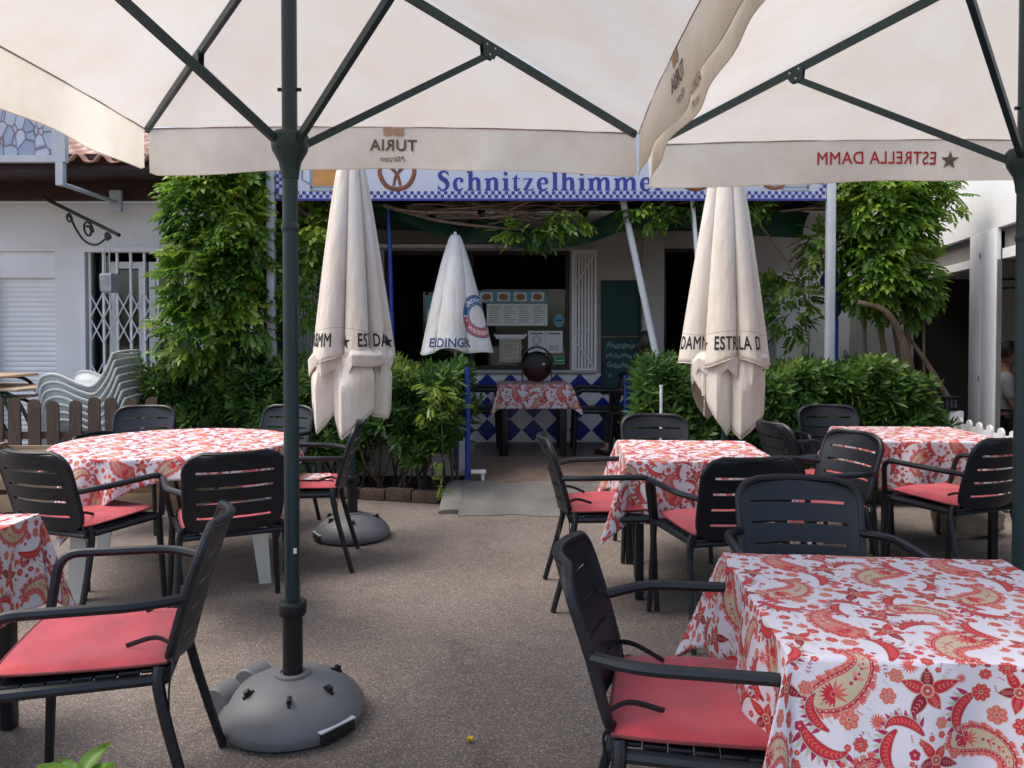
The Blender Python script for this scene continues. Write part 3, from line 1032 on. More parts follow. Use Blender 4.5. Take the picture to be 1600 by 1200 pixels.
# eaves: dark beam, boards, tiles
fb = MB(); fb.box(-11, -2.78, LY - .12, LY - .001, 2.82, 3.18, .01)
fbo = fb.build("eaves_beam", M["fascia"], house, smooth=False)
sf = MB(); sf.box(-11, -2.70, LY - .75, LY - .121, 3.0, 3.04); sf.box(-11, -2.70, LY - .72, LY - .68, 3.041, 3.16); sf.build("eaves_board", M["fascia"], fbo, smooth=False)
rt = MB()
NROW = 7
def _rt(u, v):
    x = -11 + u * 8.35
    row = v * NROW
    fr = row - math.floor(row - 1e-6)
    y = LY - .80 + row * .34
    wv = sin(2 * pi * x / .235)
    hgt = .055 * (abs(wv) ** .75) * (1 if wv > 0 else -.35)
    return (x, y, 3.09 + row * .125 + hgt - .035 * fr + .012 * sin(x * 3.7 + math.floor(row - 1e-6) * 1.9))
NU = 420
for r_ in range(NROW):
    rt.grid(lambda u, v: _rt(u, (r_ + .002 + v * 1.06) / NROW) if v < 1 else _rt(u, (r_ + 1.04) / NROW), NU, 2)
ro = rt.build("roof", M["terracotta"], house, angle=50, solid=.014)

# ------------------------------------------------------------------ right-hand white bar building (its front runs obliquely towards the viewer)
RA, RB = Vector((4.67, 8.45)), Vector((4.22, 6.34))
_d = (RB - RA).normalized()          # along the front, towards the viewer
_n = Vector((_d.y, -_d.x))           # into the building (+x side)
if _n.x < 0: _n = -_n
def RT(s, t, z):
    p = RA + _d * s + _n * t
    return (p.x, p.y, z)
bar = thing("bar_building", "white panelled bar building with pillars and wide openings on the right", "building")
def rbox(mb, s0, s1, t0, t1, z0, z1, ch=0):
    m2 = MB(); m2.box(s0, s1, t0, t1, z0, z1, ch); mb.add([RT(*p) for p in m2.v], m2.f)
bw = MB()
rbox(bw, -.7, 2.02, -.02, .12, 2.36, 4.2); rbox(bw, 2.024, 5.0, -.02, .12, 2.36, 4.2)
bw.build("upper_panel", M["white_paint"], bar, smooth=False)
bp_ = MB(); rbox(bp_, 1.03, 1.33, -.035, .015, 0, 2.355, .006); rbox(bp_, 1.333, 1.64, -.035, .015, 0, 2.355, .006)
pil = bp_.build("pillar", M["white_paint"], bar, angle=30)
kp = MB()
for z in (2.12, .98): rbox(kp, 1.30, 1.315, -.045, -.0355, z, z + .05)
kp.build("catch", M["grey_panel"], pil, smooth=False)
br_ = MB(); rbox(br_, -.7, 1.028, .0, .10, 2.06, 2.14); rbox(br_, 1.70, 5.0, .0, .10, 2.08, 2.17)
br_.build("rail", M["white_paint"], bar, smooth=False)
bs = MB(); rbox(bs, -.7, 1.028, .04, .07, 2.141, 2.358); rbox(bs, 1.642, 5.0, .04, .07, 2.171, 2.358)
bs.build("blind", M["grey_panel"], bar, smooth=False)
be = MB(); rbox(be, 1.642, 1.656, -.02, .016, 0, 2.079)
be.build("door_jamb", M["grey_panel"], bar, smooth=False)
bi = MB()
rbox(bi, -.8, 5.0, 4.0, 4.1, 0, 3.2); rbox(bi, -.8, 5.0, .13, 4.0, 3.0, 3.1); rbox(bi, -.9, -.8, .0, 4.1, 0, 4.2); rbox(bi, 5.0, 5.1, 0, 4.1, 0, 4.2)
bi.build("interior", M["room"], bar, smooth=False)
b2 = MB()
for (ta, tb, za, zb) in ((.62, .70, 0, 2.05), (1.42, 1.50, 0, 2.05), (.70, 1.42, 1.97, 2.05)): rbox(b2, -.795, -.74, ta, tb, za, zb)
bd = b2.build("inner_door", M["white_paint"], bar, smooth=False)
b3 = MB(); rbox(b3, -.79, -.77, .72, 1.40, .02, 1.95); b3.build("door_panel", M["white_paint"], bd, smooth=False)
b4 = MB(); rbox(b4, -.78, -.70, .15, 3.5, 2.07, 2.3); b4.build("inner_beam", M["white_paint"], bar, smooth=False)

# ------------------------------------------------------------------ planters and hedges
pk = MB()
def kerb_run(mb, a, b, w, h):
    a = Vector(a); b = Vector(b); d = (b - a).normalized(); n = Vector((-d.y, d.x)); L_ = (b - a).length
    for k in range(int(L_ / .24)):
        s0, s1 = k * .24, k * .24 + .23
        m2 = MB(); m2.box(s0, s1, 0, w, 0, h + rd.uniform(-.012, .008), .01)
        mb.add([(a.x + d.x * p[0] + n.x * p[1], a.y + d.y * p[0] + n.y * p[1], p[2]) for p in m2.v], m2.f)
kerb_run(pk, (-3.4, 7.08), (-.46, 6.33), .09, .10)
tag(pk.build("planter_kerb", M["kerb"]), kind="structure")
so = MB()
so.add([(-3.4, 7.12, .06), (-.46, 6.38, .06), (-.44, 7.4, .06), (-3.4, 7.7, .06)], [(0, 1, 2, 3)])
so.add([(1.1, 6.3, .165), (4.2, 6.2, .165), (4.2, 7.2, .165), (1.1, 7.2, .165)], [(0, 1, 2, 3)])
tag(so.build("soil_ground", M["soil"], smooth=False), kind="structure")
pw = MB(); pw.box(-3.2, -.45, 7.35, 7.43, 0, .42); tag(pw.build("planter_wall", M["plaster"], smooth=False), "low white wall behind the left hedge", "wall")

def hedge(name, label, cat, path, depth, zb, zt, nshoot, nstem, seed, bare, group=None, lime=0):
    rng = np.random.default_rng(seed); r2 = random.Random(seed)
    a, b = np.array(path[0]), np.array(path[1])
    root = thing(name, label, cat, ((a[0] + b[0]) / 2, (a[1] + b[1]) / 2, 0), 0, group)
    off = np.array([(a[0] + b[0]) / 2, (a[1] + b[1]) / 2, 0])
    d = b - a; L_ = np.linalg.norm(d); d /= L_; n = np.array([-d[1], d[0]])
    allV = []; allF = []; allT = []; base = 0
    tpls = [whorl(r2.choice((11, 13, 15)), r2, .135, .0125) for _ in range(5)]
    cnt = nshoot
    s = rng.uniform(0, 1, cnt) * L_
    # mostly on the faces and the top, some inside
    k = rng.uniform(0, 1, cnt)
    top = zt + .05 * np.sin(s * 4.1 + seed) + .05 * np.sin(s * 9.7)
    bot = bare + .10 * np.sin(s * 5.3 + 1) + .10 * np.sin(s * 12.1 + seed)
    tt = np.where(k < .52, rng.uniform(0, .12, cnt), np.where(k < .8, rng.uniform(0, 1, cnt), rng.uniform(.2, 1, cnt)))
    zz = np.where((k >= .52) & (k < .8), top - rng.uniform(0, .12, cnt), bot + (top - bot) * rng.uniform(0, 1, cnt) ** .85)
    bulge = .06 * np.sin(s * 6.3 + zz * 5) + rng.normal(0, .03, cnt)
    P = np.zeros((cnt, 3))
    P[:, 0] = a[0] + d[0] * s + n[0] * (tt * depth + bulge); P[:, 1] = a[1] + d[1] * s + n[1] * (tt * depth + bulge); P[:, 2] = zz
    D = np.zeros((cnt, 3))
    outw = np.where(tt < .3, 1.0, np.where(tt > .7, -.7, 0.0))
    D[:, 0] = -n[0] * outw * .8 + rng.normal(0, .35, cnt); D[:, 1] = -n[1] * outw * .8 + rng.normal(0, .35, cnt); D[:, 2] = rng.uniform(.35, 1.2, cnt)
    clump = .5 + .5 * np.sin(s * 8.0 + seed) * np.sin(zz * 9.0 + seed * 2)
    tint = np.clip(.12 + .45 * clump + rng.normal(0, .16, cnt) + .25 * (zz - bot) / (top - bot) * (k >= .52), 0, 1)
    P -= off
    for q in range(5):
        m = np.arange(cnt) % 5 == q
        V, F, T = scatter_leaves(*tpls[q], P[m], D[m], rng.uniform(.8, 1.3, m.sum()), tint[m], rng)
        T = np.clip(T + rng.normal(0, .10, len(T) // 4).repeat(4), 0, 1)
        allV.append(V); allF.append(F + base); allT.append(T); base += len(V)
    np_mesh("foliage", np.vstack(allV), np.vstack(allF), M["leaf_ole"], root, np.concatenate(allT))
    st = MB()
    for _ in range(nstem):
        s0 = r2.uniform(.04, .96) * L_; t0 = r2.uniform(.15, .7) * depth
        s1 = s0 + r2.uniform(-.22, .22); t1 = t0 + r2.uniform(-.25, .15)
        p0 = a + d * s0 + n * t0; p1 = a + d * s1 + n * t1
        zt_ = r2.uniform(.6, .95) * zt
        pm = (p0 + p1) / 2 + np.array([r2.uniform(-.04, .04), r2.uniform(-.04, .04)])
        st.tube(smooth_path([(p0[0] - off[0], p0[1] - off[1], zb), (pm[0] - off[0], pm[1] - off[1], zb + (zt_ - zb) * .45), (p1[0] - off[0], p1[1] - off[1], zt_)], 5), [.014 - .008 * i / 10 for i in range(11)], 5)
    st.build("stem", M["stem"], root)
    return root

hedge("oleander_hedge", "long dark green oleander hedge under the leafy vine left of the entrance", "hedge", ((-3.35, 7.15), (-1.28, 6.62)), .62, .06, 1.10, 1150, 46, 11, .30)
sh = hedge("oleander_shrub", "oleander shrub with bare stems at the left edge of the entrance", "shrub", ((-1.26, 6.60), (-.50, 6.40)), .60, .06, .99, 460, 24, 12, .42)
hedge("oleander_hedge", "dense oleander hedge behind the tables right of the entrance", "hedge", ((1.12, 6.75), (3.66, 6.57)), .60, .15, 1.02, 1350, 30, 13, .22)

# ------------------------------------------------------------------ climbing vines
TPL7 = [pinnate(3), pinnate(4), pinnate(4, 1.0, .20, .42)]
def vine(name, label, blobs, n, branches, seed, zmin=None, mat_="leaf_ivy", size=(.12, .20), face=(0, -1)):
    rng = np.random.default_rng(seed)
    root = thing(name, label, "climbing plant", blobs[0][0])
    off = np.array(blobs[0][0], float)
    wts = np.array([b[1][0] * b[1][2] for b in blobs]); wts = wts / wts.sum()
    Ps = []; Ds = []; Ts = []
    for (c, r, dens), wt in zip(blobs, wts):
        m = int(n * wt * dens)
        u = rng.normal(0, 1, (m, 3)); u /= np.linalg.norm(u, axis=1, keepdims=True)
        rad = rng.uniform(.62, 1.03, (m, 1)) ** .8
        u[:, 1] = -np.abs(u[:, 1]) * np.where(rng.uniform(0, 1, m) < .85, 1, -1)
        P = np.array(c) + u * rad * np.array(r)
        D = u * np.array([.8, .8, .25]) + rng.normal(0, .38, (m, 3)); D[:, 2] -= .42
        cl = .5 + .5 * np.sin(P[:, 0] * 8 + seed) * np.sin(P[:, 2] * 7.3 + seed)
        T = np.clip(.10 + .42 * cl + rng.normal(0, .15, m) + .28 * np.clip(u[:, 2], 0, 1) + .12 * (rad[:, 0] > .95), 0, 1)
        Ps.append(P); Ds.append(D); Ts.append(T)
    P = np.vstack(Ps) - off; D = np.vstack(Ds); T = np.concatenate(Ts)
    if len(P):
        Vs = []; Fs = []; Tt = []; base = 0
        for q in range(3):
            mk = np.arange(len(P)) % 3 == q
            V, F, t = scatter_leaves(*TPL7[q], P[mk], D[mk], rng.uniform(size[0], size[1], mk.sum()), T[mk], rng)
            t = np.clip(t + rng.normal(0, .06, len(t) // 4).repeat(4), 0, 1)
            Vs.append(V); Fs.append(F + base); Tt.append(t); base += len(V)
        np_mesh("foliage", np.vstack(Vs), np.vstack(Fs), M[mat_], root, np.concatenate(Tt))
    if branches:
        bb = MB()
        for pts, r0 in branches:
            p = smooth_path([Vector(q) - Vector(off) for q in pts], 7)
            bb.tube(p, [r0 * (1 - .55 * i / len(p)) for i in range(len(p))], 7)
        bb.build("branch", M["bark"], root)
    return root

vine("vine", "tall leafy vine covering the corner post left of the sign",
     [((-2.72, 7.05, 2.55), (.36, .32, .55), 1.2), ((-2.72, 7.02, 1.95), (.40, .36, .45), 1.1), ((-2.48, 7.0, 2.2), (.26, .30, .60), 1.1),
      ((-2.80, 7.0, 1.45), (.36, .32, .34), .85), ((-2.46, 7.0, 1.50), (.26, .28, .32), .8), ((-2.55, 7.1, 2.90), (.32, .32, .36), 1.0)], 2000,
     [([(-2.62, 7.15, .1), (-2.66, 7.05, .9), (-2.48, 6.98, 1.35), (-2.28, 7.05, 1.75)], .055), ([(-2.75, 7.15, .1), (-2.70, 7.0, .9), (-2.72, 6.95, 1.3), (-2.9, 7.1, 2.0)], .045),
      ([(-2.55, 7.15, .1), (-2.52, 7.02, .8), (-2.55, 6.96, 1.2), (-2.6, 7.1, 1.9)], .03)], 21)
vine("vine", "small leafy vine spray hanging beside the left closed umbrella",
     [((-1.93, 7.25, 2.28), (.28, .25, .26), 1.0), ((-2.0, 7.2, 1.72), (.16, .16, .26), .6), ((-1.75, 7.4, 2.5), (.22, .2, .18), .8)], 330,
     [([(-2.2, 7.3, 2.75), (-1.9, 7.2, 2.5), (-1.75, 7.3, 2.1)], .014), ([(-2.1, 7.3, 1.0), (-2.05, 7.2, 1.6), (-1.95, 7.2, 2.2)], .014)], 22, size=(.15, .22))
vine("vine", "loose leafy vine with bare bent trunks right of the sign",
     [((3.50, 7.25, 2.45), (.36, .38, .50), 1.2), ((3.40, 7.2, 2.0), (.36, .34, .38), 1.0), ((3.75, 7.3, 2.80), (.30, .32, .32), 1.0), ((3.35, 7.15, 2.65), (.34, .3, .34), .9),
      ((3.68, 7.25, 1.9), (.26, .3, .30), .75), ((3.98, 7.2, 2.66), (.16, .2, .14), .45)], 1600,
     [([(3.66, 6.95, .1), (3.62, 6.95, .95), (3.50, 6.9, 1.36), (3.32, 6.85, 1.62), (3.10, 6.9, 1.70)], .045), ([(3.55, 7.3, .1), (3.50, 7.2, 1.1), (3.36, 7.15, 1.75), (3.3, 7.2, 2.4)], .035),
      ([(3.72, 7.3, .1), (3.70, 7.2, 1.2), (3.64, 7.15, 1.9), (3.6, 7.3, 2.6)], .04), ([(3.85, 7.2, .1), (3.83, 7.15, 1.2), (3.82, 7.2, 2.1)], .018),
      ([(4.05, 7.0, .7), (3.85, 7.1, 1.12), (3.7, 7.2, 1.4)], .03), ([(3.75, 7.35, .1), (3.66, 7.25, 1.1), (3.5, 7.2, 1.8)], .03), ([(3.25, 7.3, .1), (3.3, 7.2, 1.3), (3.22, 7.2, 2.0)], .025)], 23, size=(.12, .20))
vine("vine", "dark leafy vine spray with thin twigs right of the right closed umbrella",
     [((2.72, 7.5, 1.72), (.22, .2, .30), .7), ((2.95, 7.3, 2.25), (.22, .2, .22), .9), ((2.5, 7.8, 1.95), (.24, .2, .2), .6)], 260,
     [([(2.35, 7.4, 2.5), (2.62, 7.35, 2.1), (2.82, 7.35, 1.7)], .013), ([(2.6, 7.3, 2.25), (2.9, 7.25, 2.34), (3.3, 7.2, 2.1), (3.6, 7.2, 1.95)], .016),
      ([(2.5, 7.2, 2.56), (2.9, 7.15, 2.58), (3.4, 7.2, 2.5)], .012), ([(2.62, 7.35, 2.1), (2.85, 7.3, 2.28), (3.1, 7.3, 2.3)], .012)], 24, size=(.13, .2))
# ------------------------------------------------------------------ pergola over the terrace, its sign, tarp and twigs
SY = 7.0
per = thing("pergola", "pergola with square white posts carrying the long sign", "pergola")
for x in (-2.18, 2.885):
    m = MB(); m.box(x - .035, x + .035, SY - .045, SY + .025, .0 if x < 0 else .15, 3.5, .004); m.build("post", M["grey_white"], per)
m = MB(); m.box(-2.14, 2.84, SY + .035, SY + .11, 2.66, 2.78, .006); m.build("beam", M["dark_frame"], per)
m = MB()
m.box(-2.9, 3.9, SY + .12, WY - .02, 2.86, 2.90)  # unseen solid cover with rafters, added to keep light off the terrace
for k in range(12):
    x = -2.7 + k * .58; m.box(x, x + .07, SY + .13, WY - .03, 2.76, 2.858)
m.build("light_block_roof", M["stem"], per, smooth=False)

sg = thing("restaurant_sign", "long white sign reading Schnitzelhimmel in blue with a checked border", "sign", (.355, SY, 2.635))
X0, X1 = -2.14, 2.845
def lx(x): return x - .355
m = MB(); m.box(lx(X0), lx(X1), -.012, .012, 0, .82, .003); sgp = m.build("sign_panel", M["sign"], sg)
m = MB()
q = .0305
nx = int((X1 - X0) / q)
for k in range(nx):
    for r_ in range(2):
        if (k + r_) % 2:
            a = lx(X0) + k * q
            m.add([(a, -.0135, .012 + r_ * q), (a + q, -.0135, .012 + r_ * q), (a + q, -.0135, .012 + (r_ + 1) * q), (a, -.0135, .012 + (r_ + 1) * q)], [(0, 1, 2, 3)])
for side in (lx(X0) + .004, lx(X1) - .004 - 2 * q):
    for k in range(2, 26):
        for r_ in range(2):
            if (k + r_) % 2 == 0:
                a = side + r_ * q; z = .012 + k * q
                m.add([(a, -.0138, z), (a + q, -.0138, z), (a + q, -.0138, z + q), (a, -.0138, z + q)], [(0, 1, 2, 3)])
m.box(lx(X0), lx(X1), -.0145, -.0122, -.012, .008)
m.build("checked_border", M["sign_blue"], sg, smooth=False)

# serif lettering, stroke by stroke (x-height = 1)
class Glyph:
    def __init__(s): s.q = []
    def rect(s, x0, x1, y0, y1): s.q.append([(x0, y0), (x1, y0), (x1, y1), (x0, y1)]); return s
    def poly(s, *p): s.q.append(list(p)); return s
    def stroke(s, pts, wd, n=7):
        P = smooth_path([(x, y, 0) for x, y in pts], n)
        W = []
        k = len(wd) - 1
        for i in range(len(P)):
            t = i / (len(P) - 1) * k; j = min(int(t), k - 1); W.append(wd[j] + (wd[j + 1] - wd[j]) * (t - j))
        Lp = []
        for i in range(len(P)):
            d = (P[min(i + 1, len(P) - 1)] - P[max(i - 1, 0)]).normalized(); nn = Vector((-d.y, d.x, 0))
            Lp.append((P[i] + nn * (W[i] * 1.15 + .02) / 2, P[i] - nn * (W[i] * 1.15 + .02) / 2))
        for i in range(len(P) - 1):
            s.q.append([Lp[i][1][:2], Lp[i + 1][1][:2], Lp[i + 1][0][:2], Lp[i][0][:2]])
        return s
    def dot(s, x, y, r): s.q.append([(x + r * cos(2 * pi * k / 14), y + r * sin(2 * pi * k / 14)) for k in range(14)]); return s
def _stem(g, x, h, w=.34, flag=True):
    g.rect(x, x + w, 0, h); g.rect(x - .12, x + w + .12, 0, .07)
    g.poly((x - .12, .07), (x, .07), (x, .16)); g.poly((x + w + .12, .07), (x + w, .16), (x + w, .07))
    if flag: g.poly((x - .15, h - .10), (x, h - .2), (x, h), (x - .15, h - .04))
    return g
def _arch(g, x):
    g.stroke([(x, .70), (x + .12, .90), (x + .32, .99), (x + .50, .88), (x + .55, .62)], [.09, .12, .17, .26, .28])
    g.rect(x + .38, x + .72, 0, .66); g.rect(x + .31, x + .80, 0, .07)
    return g
GL = {
 'n': (_arch(_stem(Glyph(), .12, 1.0), .38), 1.22), 'h': (_arch(_stem(Glyph(), .12, 1.58), .38), 1.22),
 'm': (_arch(_arch(_stem(Glyph(), .12, 1.0), .38), 1.05), 1.90), 'i': (_stem(Glyph(), .12, 1.0).dot(.26, 1.36, .17), .54),
 'l': (_stem(Glyph(), .12, 1.58), .54),
 't': (Glyph().rect(.16, .44, .25, 1.0).poly((.16, 1.0), (.44, 1.0), (.44, 1.35)).rect(.02, .68, .92, 1.0).stroke([(.30, .30), (.34, .08), (.52, .06), (.68, .18)], [.28, .22, .14, .07]), .70),
 'z': (Glyph().rect(.06, .80, .90, 1.0).rect(.04, .84, 0, .10).poly((.04, .09), (.36, .09), (.80, .91), (.48, .91)).poly((.06, .72), (.14, .90), (.06, .90)).poly((.84, .28), (.84, .10), (.74, .10)), .92),
 'e': (Glyph().stroke([(.80, .60), (.72, .90), (.48, 1.0), (.22, .84), (.16, .50), (.26, .14), (.54, .02), (.82, .20)], [.24, .22, .12, .22, .29, .24, .14, .07]).rect(.2, .86, .50, .59), .96),
 'c': (Glyph().stroke([(.76, .74), (.68, .92), (.46, .99), (.22, .82), (.16, .50), (.26, .14), (.52, .02), (.80, .20)], [.20, .16, .11, .22, .29, .24, .14, .07]).dot(.70, .76, .13), .92),
 'S': (Glyph().stroke([(.92, 1.28), (.74, 1.50), (.46, 1.53), (.22, 1.30), (.36, 1.02), (.70, .78), (.86, .46), (.70, .12), (.40, .03), (.14, .28)], [.09, .11, .14, .26, .32, .34, .28, .16, .12, .10]).poly((.90, 1.56), (.84, 1.50), (.94, 1.16), (.98, 1.16)).poly((.08, .02), (.14, .06), (.12, .46), (.06, .46)), 1.08),
}
word = "Schnitzelhimmel"
xh = .112; gap = .21
tot = sum(GL[c][1] + gap for c in word) - gap
x = -tot * xh / 2 - .02
m = MB(); li = 0
for ch in word:
    g_, adv = GL[ch]
    for qd in g_.q:
        li += 1
        V = [(x + a * xh, -.0135 - .00002 * (li % 40), .078 + b * xh) for a, b in qd]
        m.add(V, [tuple(range(len(V)))])
    x += (adv + gap) * xh
m.build("lettering", M["sign_blue"], sg, smooth=False)
# pretzels and mugs printed on the sign
def pretzel(cx, cz, s):
    m = MB()
    pts = [(-.10, -.36), (-.02, -.05), (.22, .22), (.44, .30), (.52, .02), (.34, -.34), (0, -.46), (-.34, -.34), (-.52, .02), (-.44, .30), (-.22, .22), (.02, -.05), (.10, -.36)]
    P = smooth_path([(cx + a * s, -.020, cz + b * s) for a, b in pts], 7)
    m.tube(P, [s * .062 * (.65 + .5 * sin(pi * i / (len(P) - 1))) for i in range(len(P))], 8)
    m.v = [(p[0], -.0125 + (p[1] + .02) * .15 - .002, p[2]) for p in m.v]
    return m
for cx in (-1.04, 1.66): pretzel(lx(cx), .23, .30).build("pretzel_print", M["pretzel"], sg)
pretzel(lx(2.37), .21, .24).build("pretzel_print", M["pretzel"], sg)
for cx, fl in ((-1.70, -1), (2.56, 1)):
    c = lx(cx)
    m = MB()
    m.add([(c - .10, -.0142, .12), (c + .10, -.0142, .12), (c + .11, -.0142, .38), (c - .11, -.0142, .38)], [(0, 1, 2, 3)])
    mg = m.build("beer_print", M["beer"] if cx < 0 else M["grey_white"], sg, smooth=False)
    m = MB()
    for (a, b, e, f) in ((-.125, .07, .125, .085), (-.13, .085, -.105, .40), (.105, .085, .13, .40), (-.12, .10, .12, .118)):
        m.box(c + a, c + e, -.0148, -.0143, b, f)
    m.tube([(c + fl * .13, -.0150, .34), (c + fl * .20, -.0150, .30), (c + fl * .20, -.0150, .18), (c + fl * .13, -.0150, .14)], .010, 6)
    m.v = [(p[0], max(min(p[1], -.0140), -.0165), p[2]) for p in m.v]
    m.build("mug_outline", M["glass_print"], mg, smooth=False)

xt = [-1.6, -1.25, -.85, -.5, -.28, 0, .35, .7, 1.0, 1.3, 1.7, 2.1, 2.86]
zt_ = [2.70, 2.66, 2.55, 2.42, 2.53, 2.45, 2.42, 2.46, 2.60, 2.63, 2.63, 2.61, 2.58]
zb_ = [2.64, 2.61, 2.42, 2.33, 2.33, 2.27, 2.25, 2.29, 2.40, 2.50, 2.46, 2.40, 2.36]
def _tarp(u, v):
    x = -1.6 + u * 4.46
    a = float(np.interp(x, xt, zt_)); b = float(np.interp(x, xt, zb_))
    if v < .35:
        t = v / .35; return (x, 7.38 + .20 * sin(t * pi / 2) + .03 * sin(x * 9), a + (b - a) * (1 - cos(t * pi / 2)) ** .8)
    t = (v - .35) / .65
    return (x, 7.58 + t * 1.40, b + (2.62 - b) * t ** .7 + .03 * sin(x * 6 + t * 5) * sin(pi * t))
m = MB(); m.grid(_tarp, 90, 20)
tag(m.build("shade_tarp", M["tarp"], solid=.004), "green shade tarp sagging under the sign and pergola", "tarp")
tw = []
r5 = random.Random(8)
for k in range(64):
    x = r5.uniform(-.75, .55); y = r5.uniform(7.12, 7.34); a = r5.uniform(-.45, .5)
    L_ = r5.uniform(.25, .8); z = r5.uniform(2.48, 2.70)
    tw.append(([(x - L_ / 2 * cos(a), y, z - L_ / 2 * sin(a) * .5), (x, y + r5.uniform(-.05, .05), z + r5.uniform(-.05, .05)), (x + L_ / 2 * cos(a), y, z + L_ / 2 * sin(a) * .5)], r5.uniform(.004, .013)))
for k in range(16):
    x = r5.uniform(.5, 2.8); y = r5.uniform(7.12, 7.34); L_ = r5.uniform(.4, .9); z = r5.uniform(2.56, 2.72)
    tw.append(([(x - L_ / 2, y, z), (x, y, z + r5.uniform(-.06, .06)), (x + L_ / 2, y, z + r5.uniform(-.1, .1))], r5.uniform(.004, .009)))
tw.append(([(-1.2, 7.2, 2.62), (-.7, 7.22, 2.48), (-.2, 7.25, 2.42), (.1, 7.25, 2.40)], .018))
vine("vine", "mess of brown vine twigs with pale green sprays above the green tarp",
     [((.18, 7.22, 2.36), (.30, .12, .08), .7), ((.48, 7.2, 2.48), (.20, .12, .10), .8), ((1.22, 7.2, 2.56), (.22, .12, .14), .6), ((1.95, 7.2, 2.62), (.5, .1, .10), .4)], 300, tw, 31, size=(.12, .18))

# ------------------------------------------------------------------ poles about the entrance
def pole_thing(name, label, cat, a, b, r, mt, foot=None, cap=None):
    o = thing(name, label, cat, a)
    m = MB(); m.tube([(0, 0, 0), tuple(Vector(b) - Vector(a))], r, 10); m.build("pole", mt, o)
    if foot:
        m = MB(); m.box(-.05, .05, -.05, .05, 0, .012, .003); m.build("foot_plate", foot, o)
    if cap:
        m = MB(); d = Vector(b) - Vector(a); m.tube([tuple(d), tuple(d * 1.012)], r * 1.25, 10); m.build("cap", cap, o)
    return o
pole_thing("prop_pole", "thick pale leaning pole in front of the chalkboards", "pole", (1.54, 6.98, .16), (1.005, 7.14, 2.75), .031, M["grey_white"], None, M["rivet"])
pole_thing("prop_pole", "thin white leaning pole left of the right closed umbrella", "pole", (1.86, 7.05, .16), (1.66, 7.14, 2.75), .020, M["white_paint"], None, M["rivet"])
pole_thing("blue_pole", "slender blue pole holding up the green tarp", "pole", (-1.13, 7.5, .16), (-1.20, 7.5, 2.62), .021, M["blue_paint"], M["blue_paint"], M["rivet"])
gp_ = thing("gate_post", "short bright blue post on a white foot at the left of the entrance", "post", (-.385, 6.66, .15))
m = MB(); m.tube([(0, 0, .0), (0, 0, .98)], .024, 10); m.build("post", M["blue_paint"], gp_)
m = MB(); m.box(.03, .16, -.05, .04, .06, .085, .004); m.box(.12, .145, -.03, .02, 0, .06); m.build("foot_bracket", M["white_paint"], gp_)
pole_thing("drain_pipe", "thin white upright pipe beside the right hedge end", "pipe", (1.265, 6.52, .0), (1.265, 6.52, .97), .013, M["white_paint"], None, M["white_paint"])
bg = thing("blue_gate", "low blue gate standing open beside the right hedge end", "gate", (1.13, 6.95, .15))
m = MB()
m.box(-.025, .025, -.025, .025, 0, .86, .004); m.box(-.025, .025, .62, .67, 0, .86, .004); m.build("post", M["blue_paint"], bg)
m = MB(); m.box(-.018, .018, .026, .619, .76, .85); m.box(-.018, .018, .026, .619, .30, .36)
for k in range(5): m.box(-.012, .012, .09 + k * .11, .13 + k * .11, .08, .759)
m.build("slats", M["navy_paint"], bg, smooth=False)
bg2 = dup(bg, (-.52, 7.15, .15), 0, "low dark blue gate folded back behind the bare shrub stems")
# blue post lantern in the right vine
lp = thing("post_lantern", "dark blue post with a lantern head inside the right vine", "lamp", (3.02, 7.22, .15))
m = MB(); m.tube([(0, 0, 0), (0, 0, .3), (0, 0, .31), (0, 0, 1.42)], [.07, .06, .045, .04], 12); m.build("post", M["blue_paint"], lp)
m = MB(); m.lathe([(.03, 1.42), (.06, 1.46), (.085, 1.70), (.125, 1.74), (.13, 1.78), (.10, 1.84), (.02, 1.92)], 12); m.build("lantern_head", M["navy_paint"], lp)
m = MB(); m.tube([(.0, 0, .92), (.25, -.01, .95), (.36, -.01, .93)], .012, 6); m.tube([(.33, -.01, .62), (.33, -.01, .94)], .012, 6); m.build("side_arm", M["navy_paint"], lp)

# ------------------------------------------------------------------ window notices and chalkboards
def flat(name, label, cat, x0, x1, z0, z1, y, mt, th=.003):
    o = thing(name, label, cat, ((x0 + x1) / 2, y, z0))
    m = MB(); m.box(-(x1 - x0) / 2, (x1 - x0) / 2, -th, 0, 0, z1 - z0); m.build("sheet", mt, o, smooth=False)
    return o
GY = WY + .052
o = flat("menu_photo_strip", "strip of four dish photographs across the top of the window", "menu", -.40, .40, 1.79, 1.935, GY, M["paper_blue"])
for k in range(4):
    m = MB(); c = -.30 + k * .2
    m.box(c - .075, c + .075, -.0045, -.0032, .02, .125); pz = m.build("photo", M["paper"], o, smooth=False)
    m = MB(); m.add([(c + .055 * cos(2 * pi * q / 16), -.0052, .07 + .04 * sin(2 * pi * q / 16)) for q in range(16)], [tuple(range(16))]); m.build("dish", M["food"], pz, smooth=False)
o = flat("menu_sheet", "wide white menu sheet taped below the dish photographs", "menu", -.30, .42, 1.52, 1.78, GY, M["paper"])
m = MB()
for k in range(8):
    for c in range(4): m.box(-.33 + c * .175, -.33 + c * .175 + rd.uniform(.08, .14), -.0042, -.0032, .04 + k * .026, .046 + k * .026)
m.build("print", M["ink"], o, smooth=False)
o = flat("certificate", "tan framed certificate in the lower window under a white scroll", "notice", -.15, .11, 1.09, 1.36, GY, M["paper_tan"])
m = MB(); frame(m, -.115, .115, .02, .25, -.0048, -.0032, .006)
for k in range(7): m.box(-.08, .08 - .03 * (k % 3), -.0042, -.0032, .07 + k * .022, .075 + k * .022)
m.build("print", M["ink"], o, smooth=False)
